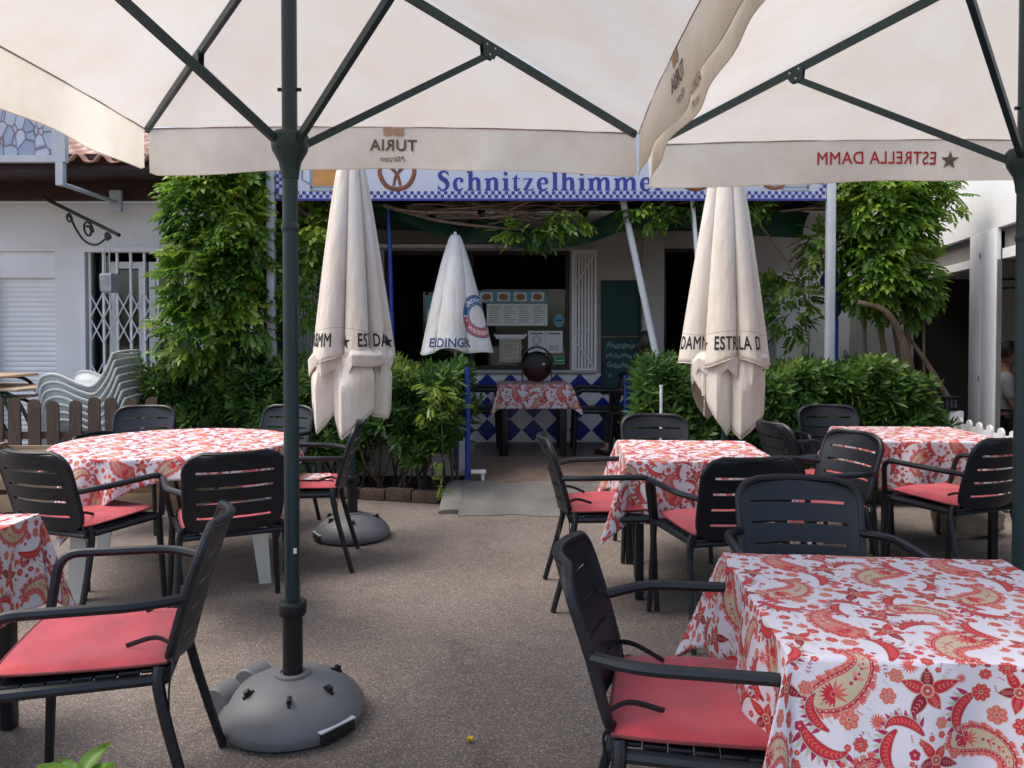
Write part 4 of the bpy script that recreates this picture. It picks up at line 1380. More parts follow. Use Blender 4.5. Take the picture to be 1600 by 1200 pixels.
m = MB(); m.box(-.17, .17, -.008, -.0035, .275, .325, .006); m.tube([(-.17, -.006, .30), (-.19, -.006, .33)], .012, 6); m.tube([(.17, -.006, .30), (.19, -.006, .33)], .012, 6); m.build("scroll_header", M["white_paint"], o)
for x0, x1, lab in ((.19, .395, "white notice with a round stamp in the lower right window"), (.398, .60, "white printed certificate beside the stamped notice")):
    o = flat("notice", lab, "notice", x0, x1, 1.20, 1.46, GY, M["paper"])
    m = MB(); w_ = (x1 - x0) / 2
    if x0 < .3:
        for r_ in (.055, .035):
            for k in range(20):
                a, b = 2 * pi * k / 20, 2 * pi * (k + 1) / 20
                m.add([(r_ * cos(a), -.0042, .15 + r_ * sin(a)), (r_ * cos(b), -.0042, .15 + r_ * sin(b)), ((r_ - .006) * cos(b), -.0042, .15 + (r_ - .006) * sin(b)), ((r_ - .006) * cos(a), -.0042, .15 + (r_ - .006) * sin(a))], [(0, 1, 2, 3)])
    m.box(-w_ + .03, w_ - .03, -.0044, -.0032, .22, .235)
    for k in range(5): m.box(-w_ + .04, w_ - .05, -.0042, -.0032, .03 + k * .014, .034 + k * .014)
    m.build("print", M["ink"], o, smooth=False)
o = thing("window_sticker", "round pale blue sticker at the right edge of the window", "sticker", (.555, GY, 1.58))
m = MB(); m.add([(.062 * cos(2 * pi * q / 24), -.004, .075 * sin(2 * pi * q / 24)) for q in range(24)], [tuple(range(24))]); m.build("disc", M["paper_blue"], o, smooth=False)
m = MB(); m.box(-.045, .045, -.0052, -.0042, -.008, .012); m.build("print", M["print_blue"], o, smooth=False)
o = flat("window_sticker", "small green square sticker low in the right window corner", "sticker", .50, .625, 1.06, 1.165, GY, M["paper_green"])
m = MB(); frame(m, -.055, .055, .006, .098, -.0045, -.0032, .004); m.box(-.035, .035, -.0045, -.0032, .045, .055); m.build("print", M["paper"], o, smooth=False)
o = flat("notice", "pale sheet in the window left of the white umbrella", "notice", -1.02, -.80, 1.5, 1.88, GY, M["paper_blue"])
m = MB(); m.box(-.09, .09, -.0045, -.0032, .05, .22); m.build("photo", M["paper"], o, smooth=False)

def board(label, z0, z1, lines):
    o = thing("chalkboard", label, "chalkboard", (1.28, WY - .005, z0))
    m = MB(); frame(m, -.235, .225, 0, z1 - z0, -.03, 0, .024); m.build("frame", M["dark_frame"], o, smooth=False)
    m = MB(); m.box(-.21, .20, -.018, -.002, .025, z1 - z0 - .025); m.build("board", M["board_green"], o, smooth=False)
    if lines:
        m = MB()
        for k, (t, sz, dx) in enumerate(lines):
            V, F = text_geo(t, sz, 0.0, .95, shear=.25)
            m.add([(-.005 + dx + vx * .78, -.0192, z1 - z0 - .125 - k * .115 + vy + .010 * sin(vx * 30)) for vx, vy in V], F)
        m.build("writing", M["chalk"], o, smooth=False)
    return o
board("upper chalkboard, wiped blank, on the wall right of the louvred shutter", 1.40, 2.05, None)
board("lower chalkboard with chalked menu lines behind the seated woman", .72, 1.385, [("Rindergyros", .092, 0), ("mit Pommes 6", .082, 0), ("Gulaschsupp", .088, 0), ("4,-", .07, -.12)])

# ------------------------------------------------------------------ left: pebble sign, iron bracket with hanging glass, fence, stacked furniture
ps = thing("picture_sign", "white framed sign with a grey pebble picture hung from the eaves", "sign", (-4.75, 7.0, 2.98))
m = MB(); m.box(-1.25, .60, -.010, .010, .05, .85); m.build("picture", M["pebbles"], ps, smooth=False)
m = MB(); m.box(-1.3, .72, -.03, .03, -.01, .049); m.box(.601, .72, -.03, .03, .05, .9); m.build("frame", M["grey_white"], ps, smooth=False)
m = MB(); m.box(.63, .70, -.03, .03, -.22, -.011, .004); m.tube([(.66, .02, -.20), (.66, .62, -.20), (.66, .96, -.20)], .022, 6); m.box(.60, .72, .96, 1.0, -.30, -.08); m.build("bracket", M["grey_white"], ps, smooth=False)

ib = thing("iron_bracket", "black wrought iron bracket with scrolls hanging under the eaves beam", "bracket", (-4.86, 8.02, 2.80))
m = MB()
p0, p1 = Vector((0, 0, .03)), Vector((1.02, -.52, -.41))
def bq(t, dz=0):
    p = p0.lerp(p1, t); return (p.x, p.y, p.z + dz)
m.tube([bq(0), bq(1.03)], .019, 6)
m.build("bar", M["iron"], ib)
def scroll(t, dz, r, turns=1.4):
    c = Vector(bq(t, dz)); dirv = (p1 - p0).normalized()
    return [tuple(c + dirv * (r * (1 - .6 * k / 24) * cos(k / 24 * 2 * pi * turns)) + Vector((0, 0, 1)) * (r * (1 - .6 * k / 24) * sin(k / 24 * 2 * pi * turns))) for k in range(25)]
for path, rr in ((smooth_path([bq(.36, -.03), bq(.45, -.15), bq(.58, -.23), bq(.74, -.20), bq(.90, -.05)], 6), .011), (scroll(.62, -.10, .085), .011), (scroll(.36, -.08, .05), .010), (scroll(.88, -.075, .042), .013)):
    m = MB(); m.tube(path, rr, 6); m.build("scroll", M["iron"], ib)
hg = thing("hanging_glass", "square smoky glass holder hanging on a rod from the iron bracket", "lantern", (-3.94, 7.55, 2.29))
m = MB(); m.tube([(0, 0, .05), (0, 0, -.32)], .006, 6); m.tube([(-.035, 0, -.33), (-.045, 0, -.02)], .004, 5); m.build("rod", M["rivet"], hg)
m = MB(); m.lathe([(.065, -.47), (.085, -.45), (.092, -.30), (.08, -.28)], 4, Matrix.Rotation(.6, 4, 'Z')); m.build("glass_holder", M["bulb"], hg, angle=20)
m = MB(); m.tube([(.0, 0, -.48), (.012, 0, -.62)], .004, 5); m.lathe([(.008, -.64), (.018, -.62), (.008, -.60)], 8); m.build("pendant", M["rivet"], hg)

def fence(name, label, a, b, n, w, h, th, mt, z0=.05, railz=(.22, .55), jit=.02, seed=1):
    r = random.Random(seed)
    a = Vector(a); b = Vector(b); d = (b - a); L_ = d.length
    o = thing(name, label, "fence", (a.x, a.y, 0), math.atan2(d.y, d.x))
    for k in range(n):
        s = L_ * (k + .5) / n; hh = h + r.uniform(-jit, jit); tl = r.uniform(-.02, .02) if jit > .01 else 0
        prof = [(-w / 2, z0), (w / 2, z0), (w / 2, hh - w * .5)] + [(w / 2 * cos(t), hh - w * .5 + w / 2 * sin(t)) for t in (pi * q / 8 for q in range(1, 8))] + [(-w / 2, hh - w * .5)]
        V = [(s + x + tl * z, 0, z) for x, z in prof] + [(s + x + tl * z, th, z) for x, z in prof]
        nn = len(prof)
        m = MB(); m.add(V, [tuple(range(nn)), tuple(range(2 * nn - 1, nn - 1, -1))] + [(i + nn, (i + 1) % nn + nn, (i + 1) % nn, i) for i in range(nn)])
        m.build("picket", mt, o, smooth=False)
    m = MB()
    for z in railz: m.box(0, L_, th + .001, th + .026, z, z + .06)
    m.build("rail", mt, o, smooth=False)
    return o
fence("picket_fence", "brown weathered wooden picket fence in front of the stacked furniture", (-4.75, 6.22), (-2.95, 6.42), 12, .095, .88, .022, M["picket"], seed=4)
wfz = fence("picket_fence", "low white picket fence with round tops by the bar pillars", (4.02, 6.98), (3.72, 5.2), 9, .095, .67, .02, M["white_paint"], jit=.0)
m = MB(); m.box(-.10, .03, -.05, .07, 0, .72, .006); m.build("end_post", M["white_paint"], wfz)
sl_ = thing("solar_lamp", "small black solar lamp with square grid on the white fence post", "lamp", (3.98, 7.02, .725))
m = MB(); m.box(-.075, .075, -.075, .075, 0, .025, .004); m.box(-.085, .085, -.085, .085, .105, .125, .004); m.build("housing", M["black"], sl_)
m = MB(); m.box(-.058, .058, -.058, .058, .0255, .1045); m.build("lens", M["bulb"], sl_, smooth=False)
m = MB()
for k in range(4):
    q = -.058 + k * .0387
    m.box(q - .005, q + .005, -.066, -.0585, .026, .104); m.box(-.062, .062, -.068, -.0665, .03 + k * .022, .036 + k * .022)
    m.box(-.066, -.0585, q - .005, q + .005, .026, .104)
m.build("grid", M["black"], sl_, smooth=False)

# wooden crate planter
cr = thing("wooden_crate", "low wooden plank crate between the round table and the brown fence", "crate", (-2.95, 5.98, 0), .06)
for k in range(3):
    m = MB(); m.box(-1.1, 1.0, -.10, -.08, .06 + k * .17, .19 + k * .17, .004); m.build("plank", M["crate"], cr)
    m = MB(); m.box(-1.1, 1.0, .16, .18, .06 + k * .17, .19 + k * .17, .004); m.build("plank", M["crate"], cr)
for x in (-1.08, -.4, .3, .94):
    m = MB(); m.box(x, x + .05, -.079, .159, .02, .56); m.build("cross_batten", M["crate"], cr, smooth=False)

# folding tables leaning in a pile
def folding_table(label, x, y, z, tilt, rz):
    o = thing("folding_table", label, "table", (x, y, z), rz, "wooden topped tables piled behind the brown fence")
    T_ = Matrix.Rotation(tilt, 4, 'Y')
    m = MB(); m.box(-.62, .62, -.33, .33, .0, .022, .006, T_); m.build("tabletop", M["ply"], o)
    for s in (-1, 1):
        m = MB(); m.tube(fillet([(-.35, s * .28, -.012), (.55, s * .28, -.012), (.72, s * .28, -.30), (.74, s * .28, -.62)], .12), .016, 8, M=T_); m.build("leg", M["iron"] if s > 0 else M["steel_green"], o)
    return o
folding_table("topmost wooden tabletop in the pile of folding tables", -4.98, 6.75, 1.045, .015, .08)
folding_table("second wooden tabletop down in the pile of folding tables", -4.78, 6.85, .945, .03, -.05)
folding_table("lowest wooden tabletop in the pile of folding tables", -5.0, 6.8, .825, -.02, .02)
stp = thing("pile_strap", "dark green strap buckled round the pile of folding tables", "strap", (-4.55, 6.38, .5))
m = MB(); m.tube(smooth_path([(.0, .0, .0), (.01, -.01, .30), (-.02, .02, .50), (-.10, .06, .56)], 5), .028, 6, sx=.22); m.build("band", M["steel_green"], stp)

# stacked white plastic armchairs
def monobloc(name, label, loc, rotz, group):
    o = thing(name, label, "chair", loc, rotz, group)
    # side profile in y (front +), z; s from seat front edge to the top of the back
    base = [(.26, .40), (.22, .435), (.05, .42), (-.16, .405), (-.22, .45), (-.27, .60), (-.33, .84)]
    edge = [(.30, .50), (.27, .63), (.14, .66), (-.05, .58), (-.17, .56), (-.27, .68), (-.34, .845)]
    bs = smooth_path([(0, a, b) for a, b in base], 5); es = smooth_path([(0, a, b) for a, b in edge], 5)
    n = len(bs)
    def fn(u, v):
        i = min(int(round(v * (n - 1))), n - 1)
        a = u * 2 - 1; k = abs(a) ** 5
        p = bs[i].lerp(es[i], k)
        wd = .25 + .05 * k * (1 - v * .6)
        return (a * wd, p.y - .03 * (1 - a * a) * max(0, v - .6), p.z)
    m = MB(); m.grid(fn, 22, n - 1); m.build("shell", M["monobloc"], o, solid=.006)
    m = MB()
    for s in (-1, 1):
        m.tube([(s * (.30 - .03 * i / n), p.y, p.z) for i, p in enumerate(es)], .013, 6)
    m.tube(smooth_path([(-.27, -.34, .845), (-.12, -.37, .862), (.12, -.37, .862), (.27, -.34, .845)], 5), .012, 6)
    m.build("rim", M["monobloc"], o)
    for sx, sy in ((-1, 1), (1, 1), (-1, -1), (1, -1)):
        m = MB(); m.tube([(sx * .27, .27 if sy > 0 else -.20, .46), (sx * .29, .31 if sy > 0 else -.31, 0)], [.034, .022], 6, sx=.55); m.build("leg", M["monobloc"], o)
    return o
nm = ["topmost", "second", "third", "fourth", "fifth", "sixth", "lowest"]
mono = monobloc("plastic_chair", "topmost white plastic armchair of the stack behind the fence", (-3.86, 7.02, .40), R(92), "white plastic armchairs stacked behind the brown fence")
for k in range(1, 7):
    lab = ("%s white plastic armchair from the top of the stack behind the fence" % nm[k]) if k < 6 else "lowest white plastic armchair of the stack behind the fence"
    dup(mono, (-3.86 + .018 * k, 7.02 - .004 * k, .40 - .066 * k), R(92 + rd.uniform(-1, 1)), lab)
dup(mono, (-3.62, 7.55, .22), R(170), "single white plastic armchair showing only its rounded top behind the stack")
# ------------------------------------------------------------------ slatted armchair (front is +y, origin on the ground)
ZT, ZB = .855, .478
def back_y(z, u):
    t = (z - ZB) / (ZT - ZB)
    return -.165 - .085 * t - .028 * t * t - .040 * (1 - u * u)
def back_w(z):
    r = .085; w = .212 + .012 * (z - ZB) / (ZT - ZB)
    if z > ZT - r: w = w - r + math.sqrt(max(r * r - (z - (ZT - r)) ** 2, 0)) 
    if z < ZB + .10: w = w - .050 * (1 - math.sqrt(max(0, 1 - ((ZB + .10 - z) / .10) ** 2)))
    return w
def make_backrest():
    slits = [.772, .698, .624, .550]
    hw = .0060
    zs = [ZB, ZB + .02, ZB + .05]
    for s in reversed(slits): zs += [s - .026, s - hw, s + hw, s + .026]
    zs += [.80, .815, .83, .842, .85, ZT]
    zs = sorted(zs)
    us = [-1, -.93, -.86, -.78] + [-.78 + 1.56 * k / 14 for k in range(1, 14)] + [.78, .86, .93, 1]
    th = .0075
    V = []; F = []; idx = {}
    nu = len(us)
    for side in (1, -1):
        for z in zs:
            w = back_w(z)
            for u in us:
                edge = max(0, abs(u) - .86) / .14
                V.append((u * w, back_y(z, u) + side * th * (1 + .6 * edge) , z))
    off = len(zs) * nu
    def hole(i, k):
        if k < 0 or k >= len(zs) - 1 or i < 0 or i >= nu - 1: return True
        zc = (zs[k] + zs[k + 1]) / 2; uc = (us[i] + us[i + 1]) / 2
        return abs(uc) < .78 and any(abs(zc - s) < hw for s in slits)
    for k in range(len(zs) - 1):
        for i in range(nu - 1):
            if hole(i, k): continue
            a, b, c, d = k * nu + i, k * nu + i + 1, (k + 1) * nu + i + 1, (k + 1) * nu + i
            F.append((b, a, d, c)); F.append((a + off, b + off, c + off, d + off))
            if hole(i - 1, k): F.append((a, a + off, d + off, d))
            if hole(i + 1, k): F.append((b + off, b, c, c + off))
            if hole(i, k - 1): F.append((a + off, a, b, b + off))
            if hole(i, k + 1): F.append((d, d + off, c + off, c))
    return MB().add(V, F)
def make_chair(name, label, mt, fat=1.0):
    o = thing(name, label, "chair")
    make_backrest().build("backrest", mt, o, angle=32)
    # rolled rim: from the seat knee up one side, over the top, down the other
    pts = []
    zz = [ZB + .0] + [ZB + .04 + (ZT - ZB - .04) * k / 26 for k in range(27)]
    right = [(back_w(z), back_y(z, 1.0), z) for z in zz]
    ends = right[:-1]
    topw = back_w(ZT)
    path = [(.225, -.150, .450), (.212, -.150, .468)] + ends + [(topw * q, back_y(ZT, q), ZT + .002) for q in (1, .6, .2, -.2, -.6, -1)] + [(-a, b, c) for a, b, c in reversed(ends)] + [(-.212, -.150, .468), (-.225, -.150, .450)]
    m = MB(); m.tube(path, .0135 * fat, 8); m.build("back_frame", mt, o)
    m = MB()
    for k in range(7):
        y0 = -.155 + k * .057; wd = .212 + .022 * k / 6
        m.box(-wd, wd, y0, y0 + .0545, .468 + (.004 if k in (0, 6) else 0), .484, .004)
    m.build("seat", mt, o)
    m = MB()
    for s in (-1, 1): m.tube([(s * .222, -.165, .458), (s * .240, .235, .463)], .0165 * fat, 8)
    m.tube([(-.24, .238, .461), (.24, .238, .461)], .0165 * fat, 8); m.tube([(-.222, -.165, .456), (.222, -.165, .456)], .0145 * fat, 8)
    m.build("seat_frame", mt, o)
    for s in (-1, 1):
        yb = back_y(.675, 1)
        p = fillet([(s * .216, yb + .004, .672), (s * .288, yb + .11, .684), (s * .296, .235, .690), (s * .256, .262, .468)], .062, 6)
        m = MB(); m.tube(p, .0150 * fat, 8); m.build("armrest", mt, o)
        m = MB(); m.tube([(s * .250, .248, .480), (s * .256, .252, .33), (s * .270, .268, .006)], [.0170 * fat, .0165 * fat, .0135 * fat], 8)
        m.build("leg", mt, o)
        p = smooth_path([(s * .222, -.150, .492), (s * .238, -.150, .440), (s * .250, -.185, .28), (s * .266, -.262, .004)], 5)
        m = MB(); m.tube(p, [.018 * fat - .004 * i / (len(p) - 1) for i in range(len(p))], 8); m.build("leg", mt, o)
    return o

def make_cushion(name, label):
    o = thing(name, label, "seat cushion", group="red seat cushions")
    def fn(sgn):
        def f(u, v):
            a, b = u * 2 - 1, v * 2 - 1
            ex = 1 - .055 * abs(a * b) ** 3
            k = (1 - a ** 6) * (1 - b ** 6)
            wv = .0035 * sin(a * 5 + b * 3) + .003 * sin(b * 8 - a * 2)
            return (a * .228 * ex, .044 + b * .222 * ex, .504 + sgn * (.018 * k ** .45) + wv * k + .006 * b)
        return f
    m = MB(); m.grid(fn(1), 20, 20); m.build("top_cover", M["cushion"], o, angle=60)
    m = MB(); m.grid(fn(-1), 20, 20); m.f = [tuple(reversed(f)) for f in m.f]
    m.build("underside", M["cushion_under"], o, angle=60)
    ft, fb = fn(1), fn(-1)
    per_ = [(k / 20, 0) for k in range(20)] + [(1, k / 20) for k in range(20)] + [(1 - k / 20, 1) for k in range(20)] + [(0, 1 - k / 20) for k in range(21)]
    m = MB(); m.tube([ft(*q) for q in per_], .0042, 6); m.build("piping", M["cushion_under"], o)
    for s in (-1, 1):
        m = MB(); m.tube(smooth_path([(s * .20, -.165, .505), (s * .225, -.184, .498), (s * .235, -.176, .44), (s * .238, -.176, .36), (s * .228, -.186, .25)], 5), .008, 6, sx=.25); m.build("strap", M["strap"], o)
        m = MB(); m.tube(smooth_path([(s * .19, -.16, .508), (s * .205, -.178, .54), (s * .17, -.13, .555), (s * .14, -.05, .528)], 5), .007, 6, sx=.3); m.build("strap", M["strap"], o)
    return o

CH = [
 ((-1.17, 2.27), 195, "nearest left charcoal armchair, turned side-on at the corner of the near left table", "red cushion on the nearest left armchair beside the grey parasol base", "left"),
 ((-2.16, 3.84), 70, "charcoal armchair cut by the left frame edge, its back to the viewer", "red cushion on the armchair before the round table at the left edge", "round"),
 ((-1.40, 3.80), 116, "charcoal armchair partly behind the open parasol pole, its back to the viewer", "red cushion on the armchair partly behind the open parasol pole", "round"),
 ((-2.78, 5.60), -86, "charcoal armchair behind the round table in front of the brown picket fence", None, "round"),
 ((-1.80, 5.66), -108, "charcoal armchair behind the round table in front of the oleander hedge", None, "round"),
 ((-1.24, 4.74), 188, "charcoal armchair seen from the side, right of the round table by the closed umbrella", "red cushion with a folded cloth on it, right of the round table", "round"),
 ((.43, 1.90), -11, "nearest right charcoal armchair, facing the large paisley table from the left", "largest red cushion with a loose black strap, beside the nearest paisley table", "near"),
 ((1.05, 2.63), -96, "charcoal armchair facing the viewer behind the nearest paisley table", None, "near"),
 ((.46, 4.14), 2, "charcoal armchair side-on at the left of the middle paisley table", "red cushion on the armchair left of the middle paisley table", "mid"),
 ((.96, 4.96), -92, "charcoal armchair at the far side of the middle paisley table, under the leaning pole", None, "mid"),
 ((1.01, 3.66), 101, "charcoal armchair with its back to the viewer at the middle paisley table", "red cushion on the armchair turned away at the middle paisley table", "mid"),
 ((1.65, 4.20), 197, "charcoal armchair facing left between the middle and the far right tables", "red cushion on the armchair facing left between the two right tables", "mid"),
 ((1.90, 4.85), 10, "charcoal armchair facing right under the right closed umbrella", "red cushion on the armchair under the right closed umbrella", "far"),
 ((2.42, 5.66), -93, "charcoal armchair behind the far right table in front of the right hedge", None, "far"),
 ((2.50, 4.30), 112, "charcoal armchair with its back to the viewer before the far right table", "red cushion on the armchair before the far right table", "far"),
]
GRP = {"left": "chair at the near left table", "round": "chairs around the round table", "near": "chairs at the nearest paisley table", "mid": "chairs at the middle paisley table", "far": "chairs at the far right table"}
ch0 = make_chair("armchair", "", M["chair"]); cu0 = make_cushion("seat_cushion", "")
ch_first = cu_first = True
cush = {}
for (x, y), deg, lab, clab, gk in CH:
    rz = R(deg - 90)
    if ch_first:
        ch0.location = (x, y, 0); ch0.rotation_euler = (0, 0, rz); ch0["label"] = lab; ch0["group"] = GRP[gk]; ch_first = False
    else: dup(ch0, (x, y, 0), rz, lab, GRP[gk])
    if clab:
        if cu_first:
            cu0.location = (x, y, 0); cu0.rotation_euler = (0, 0, rz); cu0["label"] = clab; cu_first = False; c = cu0
        else: c = dup(cu0, (x, y, 0), rz, clab)
        cush[lab] = c
# the folded printed cloth lying on one cushion
fc = thing("folded_napkin", "small folded paisley cloth lying on the red cushion right of the round table", "napkin", (-1.27, 4.72, .526), .3)
m = MB(); m.grid(lambda u, v: ((u - .5) * .30, (v - .5) * .22 + .03 * sin(u * 4), .004 + .012 * abs(sin(u * 5 + v * 3)) * (1 - (2 * v - 1) ** 4)), 14, 10, lambda u, v: (u * .5, v * .4)); m.build("cloth", M["paisley"], fc)

# ------------------------------------------------------------------ tables and cloths
def table(name, label, loc, rz, half, h, mt, legw=.022, taper=None, rnd=False):
    o = thing(name, label, "table", loc, rz)
    m = MB()
    if rnd: m.lathe([(half - .02, h - .03), (half, h - .025), (half, h - .005), (half - .01, h)], 48)
    else: m.box(-half, half, -half, half, h - .03, h, .006)
    m.build("tabletop", mt, o)
    p = half * (.62 if rnd else .90)
    for sx, sy in ((-1, -1), (1, -1), (1, 1), (-1, 1)):
        m = MB()
        if taper:
            a, b = taper
            for (z0, z1, w0, w1) in ((0, h - .031, b, a),):
                V = []
                for z, w, q in ((z0, w0, p + .07), (z1, w1, p)):
                    for dx, dy in ((-w, -w), (w, -w), (w, w), (-w, w)): V.append((sx * q + dx, sy * q + dy, z))
                m.add(V, [(3, 2, 1, 0), (4, 5, 6, 7), (0, 1, 5, 4), (1, 2, 6, 5), (2, 3, 7, 6), (3, 0, 4, 7)])
            m.build("leg", mt, o, smooth=False)
        else:
            m.box(sx * p - legw, sx * p + legw, sy * p - legw, sy * p + legw, 0, h - .031, .005); m.build("leg", mt, o)
    return o

def cloth(name, label, loc, rz, ax, ay, bx, by, h, seed, uv0=(0, 0), flare=.10, fold=.60, amp=.012, n=110):
    """square cloth over a rectangular top: flat on top, hanging sides, a draped fold at each corner"""
    rg = random.Random(seed)
    ph = [rg.uniform(0, 6.28) for _ in range(10)]
    kf = [[rg.uniform(.85, 1.15) * fold for _ in range(2)] for _ in range(2)]
    c = .018
    def fn(u, v):
        s = -bx + 2 * bx * u; t = -by + 2 * by * v
        ds = max(abs(s) - ax, 0); dt = max(abs(t) - ay, 0)
        sg, tg = (1 if s > 0 else -1), (1 if t > 0 else -1)
        x = min(max(s, -ax), ax); y = min(max(t, -ay), ay); z = h + .004 + .0012 * sin(s * 23 + ph[0]) * sin(t * 19 + ph[1])
        r = math.hypot(ds, dt)
        if r > 0:
            phi = math.atan2(dt, ds)                       # 0: hangs from the x side, pi/2: from the y side
            psi = min(phi, pi / 2 - phi)
            wob = amp * min(r / .12, 1.6)
            if ds > 0 and dt > 0:
                k = kf[0 if sg > 0 else 1][0 if tg > 0 else 1]
                out = r * math.sin(psi) * k + flare * r * .7 + .004
                down = math.sqrt(max(r * r - out * out * .8, 0))
                az = pi / 4 + (phi - pi / 4) * (1.0 if k > .5 else .8) * .9
                ex, ey = cos(az), sin(az)
                x += sg * out * ex; y += tg * out * ey
                x += sg * .25 * wob * sin(phi * 5 + ph[2]); y += tg * .25 * wob * cos(phi * 6 + ph[3])
            elif ds > 0:
                e = min(1, (ay - abs(t)) / .10 + .0)
                out = flare * r + .004 + wob * e * (sin(t * 17 + ph[4] + sg) + .5 * sin(t * 31 + ph[5]))
                down = math.sqrt(max(r * r - (flare * r) ** 2, 0)); x += sg * out
            else:
                e = min(1, (ax - abs(s)) / .10 + .0)
                out = flare * r + .004 + wob * e * (sin(s * 16 + ph[6] + tg) + .5 * sin(s * 29 + ph[7]))
                down = math.sqrt(max(r * r - (flare * r) ** 2, 0)); y += tg * out
            # rounded over the edge
            drop = down - c * (1 - math.exp(-down / c)) * .6
            z -= drop
        return (x, y, z)
    m = MB(); m.grid(fn, n, n, lambda u, v: (uv0[0] + 2 * bx * u / .46, uv0[1] + 2 * by * v / .46))
    o = m.build(name, M["paisley"], None, angle=70, solid=.0012)
    o.location = loc; o.rotation_euler = (0, 0, rz)
    return tag(o, label, "tablecloth", "red paisley tablecloths")

def round_cloth(name, label, loc, rz, r0, b, h, seed, uv0):
    rg = random.Random(seed); ph = [rg.uniform(0, 6.28) for _ in range(6)]
    def fn(u, v):
        s = (u * 2 - 1) * b; t = (v * 2 - 1) * b
        rho = math.hypot(s, t); th = math.atan2(t, s)
        if rho <= r0: return (s, t, h + .004 + .0012 * sin(s * 20) * sin(t * 17))
        d = rho - r0
        wv = .022 * sin(th * 9 + ph[0]) + .018 * sin(th * 14 + ph[1]) + .012 * sin(th * 23 + ph[2])
        out = r0 + .006 + d * .16 + wv * min(1.6, d / .15)
        c = .02
        return (out * cos(th), out * sin(th), h + .004 - (d * .965 - c * (1 - math.exp(-d / c)) * .6))
    m = MB(); m.grid(fn, 120, 120, lambda u, v: (uv0[0] + 2 * b * u / .46, uv0[1] + 2 * b * v / .46))
    o = m.build(name, M["paisley"], None, angle=70, solid=.0012)
    o.location = loc; o.rotation_euler = (0, 0, rz)
    return tag(o, label, "tablecloth", "red paisley tablecloths")

table("square_table", "dark square table under the nearest paisley cloth at lower right", (.99, 1.88, 0), R(-5.5), .358, .745, M["chair"])
cloth("tablecloth", "nearest and largest paisley tablecloth, at lower right", (.99, 1.88, 0), R(-5.5), .392, .372, .70, .69, .748, 3, (.30, .62), flare=.12, fold=.46)
table("square_table", "dark square table under the paisley cloth right of the walkway", (1.02, 4.36, 0), R(-4), .358, .745, M["chair"])
cloth("tablecloth", "paisley tablecloth on the middle table, with a long fold hanging at its corner", (1.02, 4.36, 0), R(-4), .39, .40, .71, .73, .748, 7, (.1, .35), fold=.5)
table("square_table", "dark square table under the paisley cloth before the right hedge", (2.68, 5.10, 0), R(-3), .362, .745, M["chair"])
cloth("tablecloth", "paisley tablecloth on the far right table before the hedge", (2.68, 5.10, 0), R(-3), .41, .385, .72, .70, .748, 9, (.55, .1), fold=.5)
table("square_table", "dark square table cut by the left frame edge, under a paisley cloth", (-2.11, 2.39, 0), R(1), .358, .745, M["chair"])
cloth("tablecloth", "paisley tablecloth cut off by the left frame edge", (-2.11, 2.39, 0), R(1), .39, .39, .72, .72, .748, 12, (.72, .15), flare=.10, fold=.30)
table("round_table", "white plastic round table with four tapered legs", (-2.02, 4.64, 0), R(20), .66, .755, M["monobloc"], taper=(.062, .032), rnd=True)
round_cloth("tablecloth", "paisley cloth spread over the round table", (-2.02, 4.64, 0), R(25), .672, .80, .758, 5, (.2, .4))
# terrace table
table("square_table", "dark table on the terrace below the restaurant window", (.23, 8.28, .15), 0, .335, .74, M["chair_dark"], legw=.035)
cloth("tablecloth", "small paisley cloth on the shaded terrace table", (.23, 8.28, .15), R(2), .37, .36, .60, .62, .743, 14, (.4, .4), fold=.5, n=60)
tc1 = make_chair("terrace_chair", "black armchair on the left of the shaded terrace table", M["chair_dark"], 1.5)
tc1["group"] = "black chairs on the terrace"
tc1.location = (-.40, 8.25, .15); tc1.rotation_euler = (0, 0, R(-86))
dup(tc1, (.92, 8.22, .15), R(88), "black armchair on the right of the shaded terrace table")
dup(tc1, (1.38, 7.80, .15), R(40), "black armchair under the seated woman behind the right hedge")

# handbag
hb = thing("handbag", "dark red round handbag with a silver clasp on the terrace table", "handbag", (.27, 8.36, .895))
m = MB()
def _bag(u, v):
    a = 2 * pi * u; b = pi * v
    return (.155 * sin(b) * cos(a) * (1 + .05 * cos(b)), .07 * sin(b) * sin(a), .17 - .165 * cos(b))
m.grid(_bag, 28, 16, closed_u=True); bdy_ = m.build("body", M["bag"], hb, angle=80)
m = MB(); m.grid(lambda u, v: (.159 * sin(pi * (.02 + .5 * v)) * cos(2 * pi * u), .074 * sin(pi * (.02 + .5 * v)) * sin(2 * pi * u), .172 + .169 * cos(pi * (.02 + .5 * v))), 28, 10, closed_u=True); m.build("flap", M["black"], hb, angle=80)
m = MB(); m.tube([(.165 * cos(t), -.005, .20 + .185 * sin(t)) for t in (pi * k / 16 for k in range(-1, 18))], .011, 7); m.build("handle", M["black"], hb)
m = MB(); m.lathe([(.018, -.006), (.02, 0), (.014, .007)], 14, Matrix.Translation((.07, -.068, .20)) @ Matrix.Rotation(pi / 2, 4, 'X')); m.build("clasp", M["rivet"], hb)
for s in (-1, 1):
    m = MB(); m.tube(smooth_path([(s * .14, -.03, .24), (s * .155, -.05, .08), (s * .16, -.06, .012)], 5), .008, 6); m.build("strap", M["black"], hb)

